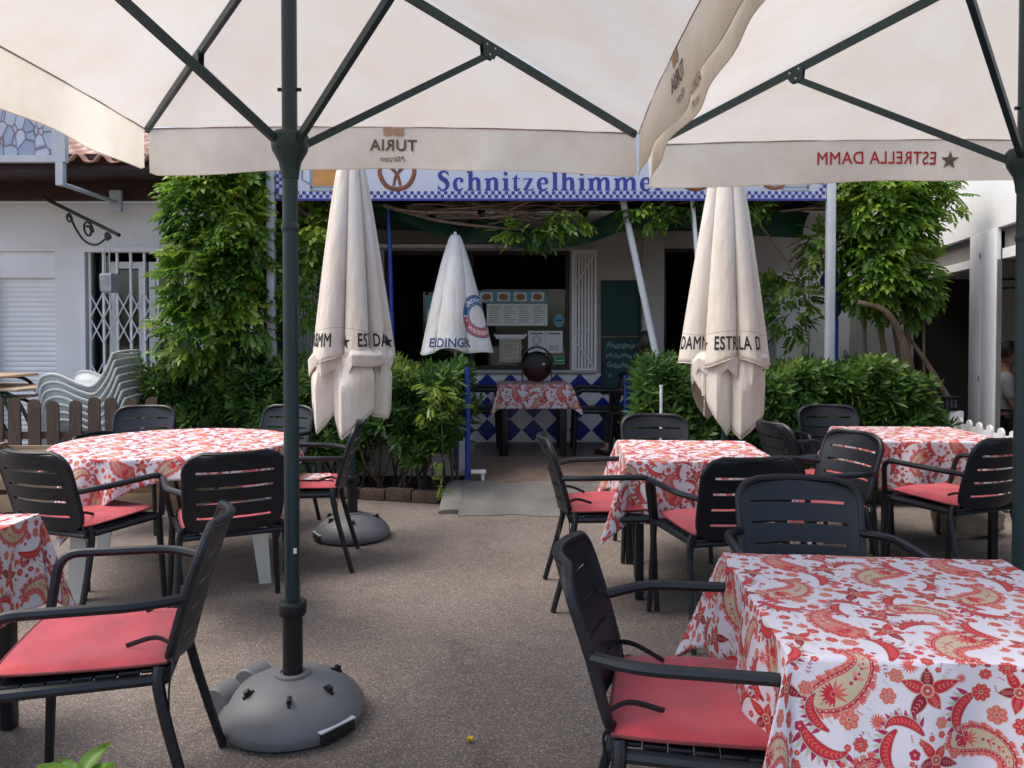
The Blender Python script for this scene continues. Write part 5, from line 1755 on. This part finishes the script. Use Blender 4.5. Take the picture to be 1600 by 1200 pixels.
# ------------------------------------------------------------------ open parasols
def rect_bar(mb, a, b, w, h):
    a = Vector(a); b = Vector(b); d = (b - a).normalized()
    side = d.cross(Vector((0, 0, 1))).normalized(); up = side.cross(d).normalized()
    V = [p + side * (sx * w / 2) + up * (sz * h / 2) for p in (a, b) for sx, sz in ((-1, -1), (1, -1), (1, 1), (-1, 1))]
    mb.add([tuple(p) for p in V], [(3, 2, 1, 0), (4, 5, 6, 7), (0, 1, 5, 4), (1, 2, 6, 5), (2, 3, 7, 6), (3, 0, 4, 7)])

def dome_base(o, rz=0.0, wheels=True, sleeve=True):
    Mz = Matrix.Rotation(rz, 4, 'Z')
    m = MB(); m.lathe([(.250, .012), (.259, .03), (.256, .052), (.236, .085), (.195, .122), (.14, .150), (.085, .164), (.066, .168)], 48); b = m.build("base", M["base"], o, angle=50)
    m = MB(); m.lathe([(.235, .0), (.242, .0115)], 40); m.build("foot_ring", M["black"], b)
    m = MB(); m.lathe([(.066, .169), (.064, .176), (.045, .178), (.040, .172)], 28); m.build("collar", M["base"], b)
    for k, a in enumerate((-1.62, -.72, .35, 1.75, 3.6)):
        m = MB(); rr = .165; T_ = Mz @ Matrix.Rotation(a, 4, 'Z') @ Matrix.Translation((rr, 0, .137)) @ Matrix.Rotation(.42, 4, 'Y')
        m.box(-.012, .012, -.008, .008, .0, .022, .003, T_); m.box(-.022, .022, -.005, .005, -.002, .008, 0, T_)
        m.build("pin", M["black"], b)
    # recessed hand grip
    m = MB(); T_ = Mz @ Matrix.Rotation(-.92, 4, 'Z')
    m.box(.222, .262, -.07, .07, .015, .052, .004, T_); g_ = m.build("grip", M["black"], b)
    m = MB(); m.box(.238, .2605, -.075, .075, .0535, .060, .002, T_); m.build("grip_edge", M["grey_white"], g_)
    if wheels:
        for y in (-.07, .10):
            m = MB(); T_ = Mz @ Matrix.Rotation(2.55, 4, 'Z') @ Matrix.Translation((.225, y, .085)) @ Matrix.Rotation(pi / 2, 4, 'X')
            m.lathe([(.015, -.05), (.05, -.05), (.056, -.044), (.056, .044), (.05, .05), (.015, .05)], 20, T_); m.build("wheel", M["base"], b)
    if sleeve:
        m = MB(); m.tube([(0, 0, .172), (0, 0, .40)], .036, 18); m.build("sleeve", M["black"], b)
        m = MB(); m.lathe([(.046, .385), (.050, .39), (.050, .43), (.046, .435)], 24); s_ = m.build("locking_ring", M["black"], b)
    return b

def open_parasol(name, label, loc, hub_z, apex_z, corners, joint_t, val_h, texts, rz=0, seed=1):
    """corners: world points far-left, far-right, near-right, near-left"""
    o = thing(name, label, "parasol", loc, 0)
    L0 = Vector(loc)
    apex = Vector((0, 0, apex_z)); cs = [Vector(c) - L0 for c in corners]
    rg = random.Random(seed)
    dome_base(o, rz)
    m = MB(); m.tube([(0, 0, .40), (0, 0, apex_z + .05)], .0275, 20); pole = m.build("pole", M["pole"], o)
    m = MB(); m.lathe([(.0285, hub_z - .31), (.032, hub_z - .30), (.032, hub_z - .285), (.0285, hub_z - .28)], 20); m.build("joint_ring", M["pole"], pole)
    m = MB(); m.tube([(-.042, 0, hub_z + .20), (.042, 0, hub_z + .20)], .007, 8); m.build("lock_pin", M["black"], pole)
    m = MB(); m.box(.012, .024, -.0272, -.0262, .615, .635); m.build("sticker", M["paper"], pole, smooth=False)
    m = MB(); m.lathe([(.031, hub_z - .12), (.034, hub_z - .09), (.040, hub_z - .06), (.062, hub_z - .02), (.066, hub_z), (.066, hub_z + .035), (.058, hub_z + .045), (.031, hub_z + .046)], 24)
    m.build("runner_hub", M["pole"], o)
    m = MB(); m.lathe([(.031, apex_z - .10), (.055, apex_z - .09), (.055, apex_z - .03), (.031, apex_z - .02)], 20); m.build("crown_hub", M["pole"], o)
    for k, c in enumerate(cs):
        d = (c - apex)
        a = apex + d.normalized() * .05 + Vector((0, 0, -.055)); b = apex + d * .985 + Vector((0, 0, -.020))
        m = MB(); rect_bar(m, a, b, .020, .034); rb_ = m.build("rib", M["pole"], o, smooth=False)
        j = a.lerp(b, joint_t[k])
        h = Vector((d.x, d.y, 0)).normalized() * .060 + Vector((0, 0, hub_z + .012))
        m = MB(); rect_bar(m, h, j + Vector((0, 0, -.036)), .020, .028); st_ = m.build("strut", M["pole"], o, smooth=False)
        m = MB(); dd = (b - a).normalized(); sd = dd.cross(Vector((0, 0, 1))).normalized(); upv = sd.cross(dd)
        for s in (-1, 1):
            q = [j - dd * .045, j + dd * .045, j + dd * .030 - upv * .052, j - dd * .022 - upv * .062]
            V = [p + sd * (s * .0105) for p in q] + [p + sd * (s * .0135) for p in q]
            m.add([tuple(p) for p in V], [(0, 1, 2, 3), (7, 6, 5, 4), (0, 4, 5, 1), (1, 5, 6, 2), (2, 6, 7, 3), (3, 7, 4, 0)])
        br = m.build("bracket", M["pole"], rb_, smooth=False)
        m = MB()
        for (f, g) in ((-.022, -.006), (.022, -.006), (.002, -.042)):
            p = j + dd * f + upv * g
            m.tube([tuple(p - sd * .0165), tuple(p + sd * .0165)], .005, 8)
        m.build("rivet", M["rivet"], rb_)
    # four cloth panels meeting on the ribs, pulled a little inwards between them
    def edge(k, u):
        a, b = cs[k], cs[(k + 1) % 4]
        p = a.lerp(b, u)
        mid = (a + b) / 2; inw = Vector((-mid.x, -mid.y, 0)).normalized()
        return p + inw * ((0 if (seed == 2 and k == 3) else .03) * 4 * u * (1 - u)) + Vector((0, 0, .015 * 4 * u * (1 - u)))
    m = MB()
    for k in range(4):
        def fn(u, v):
            e = edge(k, u)
            p = apex.lerp(e, v)
            return tuple(p + Vector((0, 0, .045 * 4 * u * (1 - u) * v * (1 - v) * 2 - .004 + .006 * (sin(u * 44 + k) * (1 - u) ** 3 + sin((1 - u) * 47 + k * 2) * u ** 3) * v ** 3 + .003 * sin(u * 9 + v * 13 + k) * v)))
        m.grid(fn, 64, 26)
    can = m.build("canopy", M["canopy"], o, angle=25)
    m = MB()
    for k in range(4):
        m.tube([tuple(edge(k, u / 24) + Vector((0, 0, -.004))) for u in range(25)], .0035, 5)
    m.build("hem_seam", M["seam"], can)
    for k in range(4):
        a, b = cs[k], cs[(k + 1) % 4]
        mid = (a + b) / 2; outn = Vector((mid.x, mid.y, 0)).normalized(); ln = (b - a).length
        pz = [rg.uniform(0, 6.28) for _ in range(5)]
        lift = .03
        def vp(s, hh):
            """s metres along the edge, hh metres below it"""
            u = min(max(s / ln, 0.0), 1.0)
            e = edge(k, u)
            f = hh / val_h
            tl = lift * (.6 + .8 * sin(pi * u)) 
            wv = (.018 * sin(u * 11 + pz[0]) + .012 * sin(u * 23 + pz[1])) * f
            endc = .022 * (math.exp(-((u) / .03) ** 2) + math.exp(-((1 - u) / .03) ** 2))
            return e + outn * (tl * hh + wv) + (b - a).normalized() * (.006 * f * sin(u * 7)) + Vector((0, 0, -hh * (1 - .3 * tl) ))
        def fn(u, v):
            s = (.006 + u * .988) * ln
            r = .05
            hmax = val_h * (1 + .05 * sin(u * 5 + pz[3]))
            de = min(s, ln - s)
            if de < r: hmax -= r - math.sqrt(max(r * r - (r - de) ** 2, 0))
            return tuple(vp(s, v * hmax))
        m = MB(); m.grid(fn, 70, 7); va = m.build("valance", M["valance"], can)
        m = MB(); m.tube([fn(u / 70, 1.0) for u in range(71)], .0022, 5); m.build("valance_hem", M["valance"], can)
        for (kk, s0, items) in texts:
            if kk != k: continue
            for (V, F, mt, nm_, ox, oy) in items:
                m = MB()
                for off in (-.0032, .0032):
                    P = [vp(s0 - (vx + ox), val_h * .5 - (vy + oy)) + outn * off for vx, vy in V]
                    m.add([tuple(p) for p in P], F)
                m.build(nm_, M[mt], can, smooth=False)
    return o

def castle_geo():
    V = []; F = []
    def r(x0, x1, y0, y1):
        b = len(V); V.extend([(x0, y0), (x1, y0), (x1, y1), (x0, y1)]); F.append((b, b + 1, b + 2, b + 3))
    for c in (-.030, .030):
        r(c - .020, c + .020, 0, .045)
        for q in (-.020, -.0035, .013): r(c + q, c + q + .007, .0453, .056)
    r(-.0095, .0095, .020, .036); r(-.0095, -.003, .0005, .0195); r(.003, .0095, .0005, .0195)
    return V, F
tV, tF = text_geo("TURIA", .078, .022, 1.08, .02)
mV, mF = text_geo("Märzen", .042, 0, 1.0, .02, .35)
cV, cF = castle_geo()
turia = [(tV, tF, "print_brown", "lettering", 0, -.012), (cV, cF, "print_tan", "castle_emblem", 0, .062), (mV, mF, "print_brown", "script_lettering", 0, -.068)]
open_parasol("parasol", "open cream parasol with dark pole standing left of the walkway", (-.80, 2.785, 0), 2.085, 2.93,
             [(-1.83, 3.86, 2.435), (.645, 3.93, 2.43), (.60, 1.46, 2.44), (-1.95, 1.44, 2.44)], (.55, .48, .45, .5), .222,
             [(0, 1.245, turia), (1, 1.08, turia), (2, 1.2, turia)], rz=.25, seed=1)
eV, eF = text_geo("ESTRELLA DAMM", .096, .009, 1.06, .02)
eV = [(x_ * .84, y_) for x_, y_ in eV]
sV, sF = fine_geo(*star_geo(.05), .02)
estrella = [(eV, eF, "print_red", "lettering", 0, -.022), (sV, sF, "print_brown", "star_emblem", -.39, .0)]
open_parasol("parasol", "open cream parasol cut by the right frame edge, its pole beside the nearest table", (1.965, 2.96, 0), 2.07, 2.93,
             [(.725, 4.17, 2.43), (3.20, 4.10, 2.43), (3.15, 1.75, 2.44), (.64, 1.72, 2.44)], (.52, .5, .5, .47), .225,
             [(0, 1.215, estrella), (2, 1.2, estrella), (1, 1.2, turia), (3, 1.2, turia)], rz=1.1, seed=2)

# ------------------------------------------------------------------ closed umbrellas
def arc_map(fn_r, z, n=720):
    """angle as a function of arc length round the folded cloth at height z, starting at -y"""
    th = np.linspace(-pi / 2 - pi, -pi / 2 + pi, n)
    P = np.array([(fn_r(t, z) * cos(t), fn_r(t, z) * sin(t)) for t in th])
    s = np.concatenate([[0], np.cumsum(np.hypot(*np.diff(P, axis=0).T))]); s -= s[n // 2]
    return s, th

def closed_umbrella(name, label, loc, zt, zh, nodes, rh, nf, amp, texts, seed, base=True, rot=0.0, tips=True, mt="folded", skirt=.12):
    o = thing(name, label, "umbrella", loc, 0)
    if base: dome_base(o, .6 + seed, wheels=False)
    m = MB(); m.tube([(0, 0, .40 if base else 0), (0, 0, zt + .03)], .024 if base else .014, 14); m.build("pole", M["pole"] if base else M["white_paint"], o)
    rg = random.Random(seed); ph = [rg.uniform(0, 6.28) for _ in range(6)]
    def rad(t, z):
        v = min(max((zt - z) / (zt - zh), 0), 1.25)
        r = .040 + (rh - .040) * min(v, 1.06) ** .80
        q = t + rot + .22 * sin(2 * t + ph[0]) + .12 * sin(3 * t + ph[1]) + .10 * (v - .5)
        f = abs(cos(nf * q / 2)) ** .38
        dp = amp * (.35 + .65 * min(v, 1)) * (1 + .30 * sin(t * 2 + ph[2]))
        return r * (1 - dp * (1 - f)) * (1 + .05 * sin(t * 3 + ph[3]) * v)
    def hem(t): return zh + .022 * sin(3 * t + ph[4]) + .015 * sin(5 * t + ph[5])
    def S(t, z, off=0.0):
        r = rad(t, z) + off
        return (r * cos(t), r * sin(t), z)
    NU = 260
    m = MB(); m.grid(lambda u, v: S(2 * pi * u, zt + (hem(2 * pi * u) - zt) * v), NU, 46, closed_u=True)
    can = m.build("canopy", M[mt], o, angle=75, solid=.003)
    m = MB(); m.tube([S(2 * pi * k / NU, hem(2 * pi * k / NU), .002) for k in range(NU + 1)], .003, 5); m.build("hem", M[mt], can)
    if base:
        m = MB(); zz = zh + .205
        m.tube([S(2 * pi * k / NU, zz + .015 * sin(3 * 2 * pi * k / NU + ph[4]), .0005) for k in range(NU + 1)], .0022, 4); m.build("valance_seam", M["seam"], can)
    if tips:
        # inner cloth: corners of the canopy hanging down below the valance in flat creased facets
        for layer in (0, 1):
            nds = nodes if layer == 0 else [((n_[0] + 14) % 360, n_[1] + .004 + .012 * (q_ % 2), zh - .03 - .13 * abs(sin(q_ * 2.2 + seed)) * (q_ % 2)) for q_, n_ in enumerate(nodes)]
            nds = sorted(nds)
            ang = [n_[0] for n_ in nds]
            def itp(t, i):
                d = math.degrees(t) % 360
                xs = ang + [ang[0] + 360]; ys = [n_[i] for n_ in nds] + [nds[0][i]]
                if d < xs[0]: d += 360
                return float(np.interp(d, xs, ys))
            def fl(u, v):
                t = 2 * pi * u
                zl = itp(t, 2); z0 = zh + .10
                r0 = rad(t, z0) * (.84 if layer == 0 else .90); r1 = itp(t, 1)
                r = r0 + (r1 - r0) * min(1, v * 2.2) - .01 * v * v
                return (r * cos(t), r * sin(t), z0 + (zl - z0) * v)
            m = MB(); m.grid(fl, 360, 14, closed_u=True); flp = m.build("hanging_corner", M[mt], can, angle=16, solid=.003)
            m = MB(); m.tube([fl(k / 240, 1.0) for k in range(241)], .0028, 5); m.build("corner_hem", M[mt], flp)
        m = MB(); m.tube(smooth_path([(-.17, -.13, zh + .02), (-.185, -.15, zh - .10), (-.18, -.15, zh - .22)], 5), .017, 8); m.tube([(-.18, -.15, zh - .22), (-.182, -.15, zh - .36)], .003, 5); m.build("tie", M[mt], can)
    for (V, F, mtx, nm_, zc, s0) in texts:
        s, th = arc_map(rad, zc)
        m = MB()
        P = []
        for vx, vy in V:
            t = float(np.interp(s0 + vx, s, th)); P.append(S(t, zc + vy, .0075 if nm_ == 'badge_lettering' else .0045))
        m.add(P, F); m.build(nm_, M[mtx], can, smooth=False)
    return o
kV, kF = text_geo("ESTRELLA DAMM", .125, .020, 1.08, .012)
kV = [(x_ * .60, y_) for x_, y_ in kV]
stV, stF = fine_geo(*star_geo(.052), .015)
def band(zc, s0, pitch=.86):
    out = []
    for k in (-1, 0, 1, 2):
        out.append((kV, kF, "print_black", "lettering", zc, s0 + k * pitch))
        out.append((stV, stF, "print_black", "star_emblem", zc + .028, s0 + k * pitch - .40))
    return out
# angle (270 faces the viewer), radius, hem height
nC = [(0, .28, .90), (30, .24, .80), (70, .22, .92), (110, .25, .80), (150, .24, .92), (180, .28, .88), (205, .27, .92), (226, .29, .74), (243, .20, .88), (257, .22, .76), (268, .29, .715), (292, .28, .82), (312, .29, .90), (318, .22, .86), (340, .29, .84)]
closed_umbrella("closed_umbrella", "closed cream umbrella hanging folded left of the entrance, printed with black letters", (-1.11, 5.33, 0), 2.80, 1.235, nC, .29, 7, .62, band(1.33, .40), 4, rot=.35)
nD = [(0, .27, .86), (30, .22, .80), (70, .20, .92), (110, .22, .80), (150, .22, .94), (180, .24, 1.06), (200, .27, 1.12), (222, .24, .98), (244, .29, .84), (258, .25, .735), (266, .21, .78), (276, .29, .715), (300, .29, .80), (325, .28, .88), (345, .24, .92)]
closed_umbrella("closed_umbrella", "closed cream umbrella hanging folded before the right hedge, printed with black letters", (1.485, 5.36, 0), 2.80, 1.215, nD, .31, 6, .55, band(1.31, .14), 9, rot=1.05)
# white closed umbrella with blue letters and a round badge
def ring_text(txt, r, size, a0, span, flip):
    V, F = text_geo(txt, size, .02, 1.05, .02)
    xs = [v[0] for v in V]; w_ = max(xs) - min(xs)
    out = []
    for x, y in V:
        a = a0 + (x / w_) * span * (-1 if not flip else 1)
        rr = r + (y if not flip else -y)
        out.append((rr * cos(a), rr * sin(a)))
    return out, F
def ring(r0, r1, a0, a1, n=28):
    V = []; F = []
    for k in range(n + 1):
        a = a0 + (a1 - a0) * k / n
        V += [(r0 * cos(a), r0 * sin(a)), (r1 * cos(a), r1 * sin(a))]
    for k in range(n): F.append((2 * k, 2 * k + 1, 2 * k + 3, 2 * k + 2))
    return fine_geo(V, F, .02)
er = text_geo("ERDINGER", .115, .016, 1.0, .012)
s_b = .30
badge = [(*ring(.118, .19, .06, pi - .06), "print_lightblue", "badge_upper", 1.48, s_b), (*ring(.118, .19, pi + .06, 2 * pi - .06), "print_pink", "badge_lower", 1.48, s_b),
         (*ring(.193, .200, 0, 2 * pi, 40), "print_blue", "badge_rim", 1.48, s_b), (*ring(.106, .114, 0, 2 * pi, 40), "print_blue", "badge_rim", 1.48, s_b)]
t1 = ring_text("ERDINGER", .134, .052, pi / 2, 1.9, False); t2 = ring_text("WEISSBRÄU", .172, .052, 3 * pi / 2, 1.9, True)
for t_ in (t1, t2): badge.append((*t_, "print_white", "badge_lettering", 1.48, s_b))
E_ = closed_umbrella("closed_umbrella", "closed white umbrella with blue lettering and a round badge before the window", (-.53, 7.20, .1), 2.24, 1.16, [], .335, 5, .30,
     [(*er, "print_blue", "lettering", 1.20, -.02)] + badge, 6, base=False, rot=.2, tips=False, mt="white_folded")
# ------------------------------------------------------------------ people
def skin_body(name, joints, edges, mt, parent=None, sub=2):
    """one continuous surface grown round a skeleton: joints name -> ((x,y,z), radius)"""
    names = list(joints)
    me = bpy.data.meshes.new(name)
    me.from_pydata([joints[k][0] for k in names], [(names.index(a), names.index(b)) for a, b in edges], [])
    o = bpy.data.objects.new(name, me); C.objects.link(o)
    md = o.modifiers.new("skin", 'SKIN'); md.use_smooth_shade = True
    sv = me.skin_vertices[0].data
    for i, k in enumerate(names):
        r = joints[k][1]
        sv[i].radius = (r, r) if not isinstance(r, tuple) else r
        sv[i].use_root = (i == 0)
    ms = o.modifiers.new("sub", 'SUBSURF'); ms.levels = sub; ms.render_levels = sub
    bpy.context.view_layer.update()
    dg = bpy.context.evaluated_depsgraph_get()
    m2 = bpy.data.meshes.new_from_object(o.evaluated_get(dg))
    o.modifiers.clear()
    o.data = m2; m2.name = name
    m2.materials.clear(); m2.materials.append(mt)
    m2.polygons.foreach_set("use_smooth", [True] * len(m2.polygons))
    if parent: o.parent = parent
    return o

def hand_chain(J, E, side, wrist, dirv, up):
    """palm with four unequal fingers and a thumb leaving its side"""
    d = Vector(dirv).normalized(); u = Vector(up).normalized(); s = d.cross(u).normalized() * side
    w = Vector(wrist)
    J["palm" + str(side)] = (tuple(w + d * .06), .022); E.append(("wrist" + str(side), "palm" + str(side)))
    for k, (off, ln) in enumerate(((-.027, .062), (-.009, .074), (.009, .070), (.027, .054))):
        n = "f%d%d" % (k, side)
        J[n + "a"] = (tuple(w + d * .088 + s * off), .0095); J[n + "b"] = (tuple(w + d * (.088 + ln * .6) + s * off * 1.1 - u * .012), .0085); J[n + "c"] = (tuple(w + d * (.088 + ln * .9) + s * off * 1.1 - u * .030), .0075)
        E.extend([("palm" + str(side), n + "a"), (n + "a", n + "b"), (n + "b", n + "c")])
    n = "t%d" % side
    J[n + "a"] = (tuple(w + d * .045 - s * .034), .011); J[n + "b"] = (tuple(w + d * .080 - s * .050 - u * .01), .009)
    E.extend([("palm" + str(side), n + "a"), (n + "a", n + "b")])

def head_shape(mb, c, yaw, pitch, sc=1.0):
    T_ = Matrix.Translation(c) @ Matrix.Rotation(yaw, 4, 'Z') @ Matrix.Rotation(pitch, 4, 'X')
    def fn(u, v):
        a = 2 * pi * u; b = pi * v
        x = .073 * sin(b) * cos(a); y = .092 * sin(b) * sin(a); z = .115 * cos(b)
        if z < 0: x *= 1 - .30 * (-z / .115); y = y * (1 - .12 * (-z / .115)) + .010 * (-z / .115)
        # face is +y: nose, brow, eye hollows, mouth, chin
        if y > 0:
            y += .026 * math.exp(-((x / .013) ** 2) - ((z + .016) / .020) ** 2) + .012 * math.exp(-((x / .011) ** 2) - ((z - .012) / .022) ** 2)
            y -= .010 * (math.exp(-(((x - .030) / .014) ** 2) - ((z - .010) / .011) ** 2) + math.exp(-(((x + .030) / .014) ** 2) - ((z - .010) / .011) ** 2))
            y += .006 * math.exp(-((z - .032) / .010) ** 2) * math.exp(-(x / .05) ** 2)
            y += .006 * math.exp(-((x / .022) ** 2) - ((z + .050) / .008) ** 2) + .008 * math.exp(-((x / .020) ** 2) - ((z + .092) / .016) ** 2)
        return tuple(T_ @ Vector((x * sc, y * sc, z * sc)))
    mb.grid(fn, 48, 40, closed_u=True)
    for s in (-1, 1):
        mb.grid(lambda u, v: tuple(T_ @ Vector(((s * (.072 + .010 * sin(pi * v))) * sc, (-.006 + .019 * cos(2 * pi * u) * sin(pi * v)) * sc, (-.002 + .031 * sin(2 * pi * u) * sin(pi * v)) * sc))), 14, 6, closed_u=True)
    return T_

def seated_person(label, loc, rz, top_mt, hair_style, arm):
    o = thing("person", label, "person", loc, rz)
    J = {"pelvis": ((0, 0, .50), (.15, .11)), "waist": ((0, -.01, .66), (.13, .095)), "chest": ((0, -.01, .85), (.155, .11)), "collar": ((0, -.01, .98), (.09, .07)), "neck": ((0, .0, 1.05), .052), "skull": ((0, .012, 1.13), .062)}
    E = [("pelvis", "waist"), ("waist", "chest"), ("chest", "collar"), ("collar", "neck"), ("neck", "skull")]
    for s in (-1, 1):
        q = str(s)
        J["shoulder" + q] = ((s * .175, -.01, .93), .058); J["elbow" + q] = ((s * .235, .04, .69), .041)
        wr = (s * .15, .27, .70 if arm else .56); J["wrist" + q] = (wr, .027)
        J["hip" + q] = ((s * .10, .03, .48), .085); J["knee" + q] = ((s * .13, .43, .47), .062); J["ankle" + q] = ((s * .13, .42, .08), .040); J["toe" + q] = ((s * .14, .57, .035), .034)
        E += [("collar", "shoulder" + q), ("shoulder" + q, "elbow" + q), ("elbow" + q, "wrist" + q), ("pelvis", "hip" + q), ("hip" + q, "knee" + q), ("knee" + q, "ankle" + q), ("ankle" + q, "toe" + q)]
        hand_chain(J, E, s, wr, (-s * .25, .9, -.1), (0, 0, 1))
    body = skin_body("body", J, E, M["skin"], o)
    hm = MB(); head_shape(hm, Vector((0, .03, 1.20)), 0, 0)
    tmp = hm.build("head_tmp", M["skin"], None)
    bm = bmesh.new(); bm.from_mesh(body.data); bm.from_mesh(tmp.data); bm.to_mesh(body.data); bm.free()
    bpy.data.objects.remove(tmp)
    Js = {k: (J[k][0], tuple(x + .014 for x in J[k][1]) if isinstance(J[k][1], tuple) else J[k][1] + .014) for k in ("pelvis", "waist", "chest", "collar", "shoulder-1", "shoulder1")}
    Js["collar"] = (J["collar"][0], (.085, .075))
    for s in ("-1", "1"):
        a = Vector(J["shoulder" + s][0]); b = Vector(J["elbow" + s][0]); Js["sleeve" + s] = (tuple(a.lerp(b, .75)), .058)
    skin_body("shirt", Js, [("pelvis", "waist"), ("waist", "chest"), ("chest", "collar"), ("collar", "shoulder-1"), ("collar", "shoulder1"), ("shoulder-1", "sleeve-1"), ("shoulder1", "sleeve1")], top_mt, o)
    Jt = {"pelvis": ((0, 0, .485), (.162, .12))}; Et = []
    for s in ("-1", "1"):
        Jt["hip" + s] = (J["hip" + s][0], .098); Jt["knee" + s] = (J["knee" + s][0], .074); Jt["hem" + s] = (tuple(Vector(J["ankle" + s][0]) + Vector((0, 0, .05))), .056)
        Et += [("pelvis", "hip" + s), ("hip" + s, "knee" + s), ("knee" + s, "hem" + s)]
    skin_body("trousers", Jt, Et, M["trousers"], o)
    for s in ("-1", "1"):
        a = Vector(J["ankle" + s][0]); b = Vector(J["toe" + s][0]); c = b + (b - a) * .18; c.z = .036
        skin_body("shoe", {"heel": (tuple(a + Vector((0, -.03, -.03))), .050), "ball": (tuple(b), .046), "tip": (tuple(c), .036)}, [("heel", "ball"), ("ball", "tip")], M["black"], o)
    m = MB()
    def hr(u, v):
        a = 2 * pi * u; b = pi * (.02 + .60 * v) if hair_style == "short" else pi * (.02 + .80 * v)
        front = max(0, sin(a))
        b2 = b * (1 - .48 * front ** .7)
        x = .081 * sin(b2) * cos(a); y = .100 * sin(b2) * sin(a); z = .122 * cos(b2)
        k = 1 + .03 * sin(a * 9 + v * 7)
        return (x * k, .028 + y * k, 1.205 + z)
    m.grid(hr, 40, 14, closed_u=True); m.build("hair", M["hair"], o, angle=80)
    m = MB()
    for s in (-1, 1): m.lathe([(.004, -.004), (.009, 0), (.004, .004)], 8, Matrix.Translation((s * .030, .112, 1.211)) @ Matrix.Rotation(pi / 2, 4, 'X'))
    m.build("eye", M["black"], o)
    return o
seated_person("woman in a black and white patterned blouse seated behind the right hedge", (1.38, 7.80, .13), R(40), M["blouse"], "long", True)
px_ = (4.885, 7.60, 0)
man = seated_person("dark haired man in a white shirt seated inside the bar, facing right", (px_[0], px_[1], .03), R(-118), M["shirt_white"], "short", False)
bst = thing("bar_chair", "dark chair under the man inside the bar", "chair", (px_[0], px_[1], 0), R(-118))
for k_, o_ in enumerate(list(ch0.children)):
    c_ = o_.copy(); C.objects.link(c_); c_.parent = bst
    c_["label"] = ""
    del c_["label"]

# ------------------------------------------------------------------ small things on the ground
st = thing("stone_block", "pale rough stone block on the ground below the far right table", "stone", (3.22, 5.42, 0), .2)
bm = bmesh.new(); bmesh.ops.create_icosphere(bm, subdivisions=4, radius=1)
for v in bm.verts:
    p = v.co
    q = Vector((math.copysign(abs(p.x) ** .62, p.x), math.copysign(abs(p.y) ** .62, p.y), math.copysign(abs(p.z) ** .62, p.z)))
    nz = 1 + .05 * sin(p.x * 5 + 1) * sin(p.y * 4) + .03 * sin(p.z * 11 + p.x * 7)
    v.co = Vector((q.x * .215 * nz, q.y * .17 * nz, max(.11 + q.z * .125 * nz * (1 - .25 * p.x), 0)))
bm.verts.index_update()
m = MB(); m.add([tuple(v.co) for v in bm.verts], [tuple(v.index for v in f.verts) for f in bm.faces]); bm.free()
m.build("block", M["stone"], st, angle=35)

fw = thing("fallen_flower", "small yellow flower lying on the asphalt of the walkway", "flower", (-.145, 2.62, .0))
m = MB()
for k in range(9):
    a = k * 2.4; el = .3 + .09 * k
    m.grid(lambda u, v: (cos(a) * v * .017 * cos(el) - sin(a) * (u - .5) * .018 * sin(pi * min(.95, v + .15)), sin(a) * v * .017 * cos(el) + cos(a) * (u - .5) * .018 * sin(pi * min(.95, v + .15)), .006 + v * .02 * sin(el)), 3, 3)
m.build("petals", M["yellow"], fw)

bp2 = thing("basil_plant", "bright green leafy plant poking up at the bottom left corner", "plant", (-1.035, 1.80, 0))
m = MB(); m.lathe([(.065, 0), (.09, .18), (.096, .18), (.085, .17)], 20); m.build("pot", M["terracotta"], bp2)
Vs = []; Fs = []; Ts = []; base_ = 0
r7 = random.Random(5)
def broad(l, w):
    m = MB()
    m.grid(lambda u, v: ((u - .5) * 2 * w * math.sin(pi * (.04 + .93 * v) ** .75), v * l, .16 * l * (2 * u - 1) ** 2 - .35 * l * v * v + .012 * l * sin(v * 22) * abs(2 * u - 1)), 6, 9)
    return np.array(m.v, np.float32), np.array(m.f, np.int32)
rngb = np.random.default_rng(3)
for k in range(26):
    a = k * 2.4; h = .26 + .10 * (k / 26)
    V, F = broad(.060 + .02 * r7.random(), .022 + .006 * r7.random())
    d = np.array([[cos(a), sin(a), .25 + .9 * (k / 26)]])
    Vn, Fn, Tn = scatter_leaves(V, F, np.array([[.02 * cos(a), .02 * sin(a), h]]), d, np.array([1.0]), np.array([r7.random()]), rngb, np.array([0.0]))
    Vs.append(Vn); Fs.append(Fn + base_); Ts.append(Tn); base_ += len(Vn)
np_mesh("leaves", np.vstack(Vs), np.vstack(Fs), M["leaf_basil"], bp2, np.concatenate(Ts), True)
m = MB(); m.tube([(0, 0, .17), (.005, 0, .36)], .006, 6); m.build("stem", M["leaf_basil"], bp2)

# fresh lime shoots in the shrub at the entrance
fs = thing("lime_fern", "fresh yellow green fern like shoots on the shrub at the entrance", "plant", (-.60, 6.30, .06))
rngf = np.random.default_rng(9)
n_ = 34
P = np.stack([rngf.normal(0, .07, n_), rngf.normal(0, .05, n_), rngf.uniform(.66, .98, n_)], 1)
D = np.stack([rngf.normal(.1, .5, n_), rngf.normal(-.7, .3, n_), rngf.uniform(-.5, .3, n_)], 1)
tp = pinnate(7, 1.0, .06, .28)
V, F, T_ = scatter_leaves(*tp, P, D, rngf.uniform(.12, .19, n_), rngf.uniform(0, 1, n_), rngf)
np_mesh("fronds", V, F, M["leaf_lime"], fs, T_)
P = np.stack([rngf.normal(.02, .03, 10), rngf.normal(0, .03, 10), rngf.uniform(.05, .35, 10)], 1)
V, F, T_ = scatter_leaves(*tp, P, np.stack([rngf.normal(0, .4, 10), rngf.normal(-.5, .3, 10), rngf.uniform(-.6, .2, 10)], 1), rngf.uniform(.09, .14, 10), rngf.uniform(.3, 1, 10), rngf)
np_mesh("low_fronds", V, F, M["leaf_lime"], fs, T_)
m = MB(); m.tube(smooth_path([(0, .02, 0), (.03, .03, .4), (0, 0, .95)], 5), .006, 6); m.build("stem", M["stem"], fs)
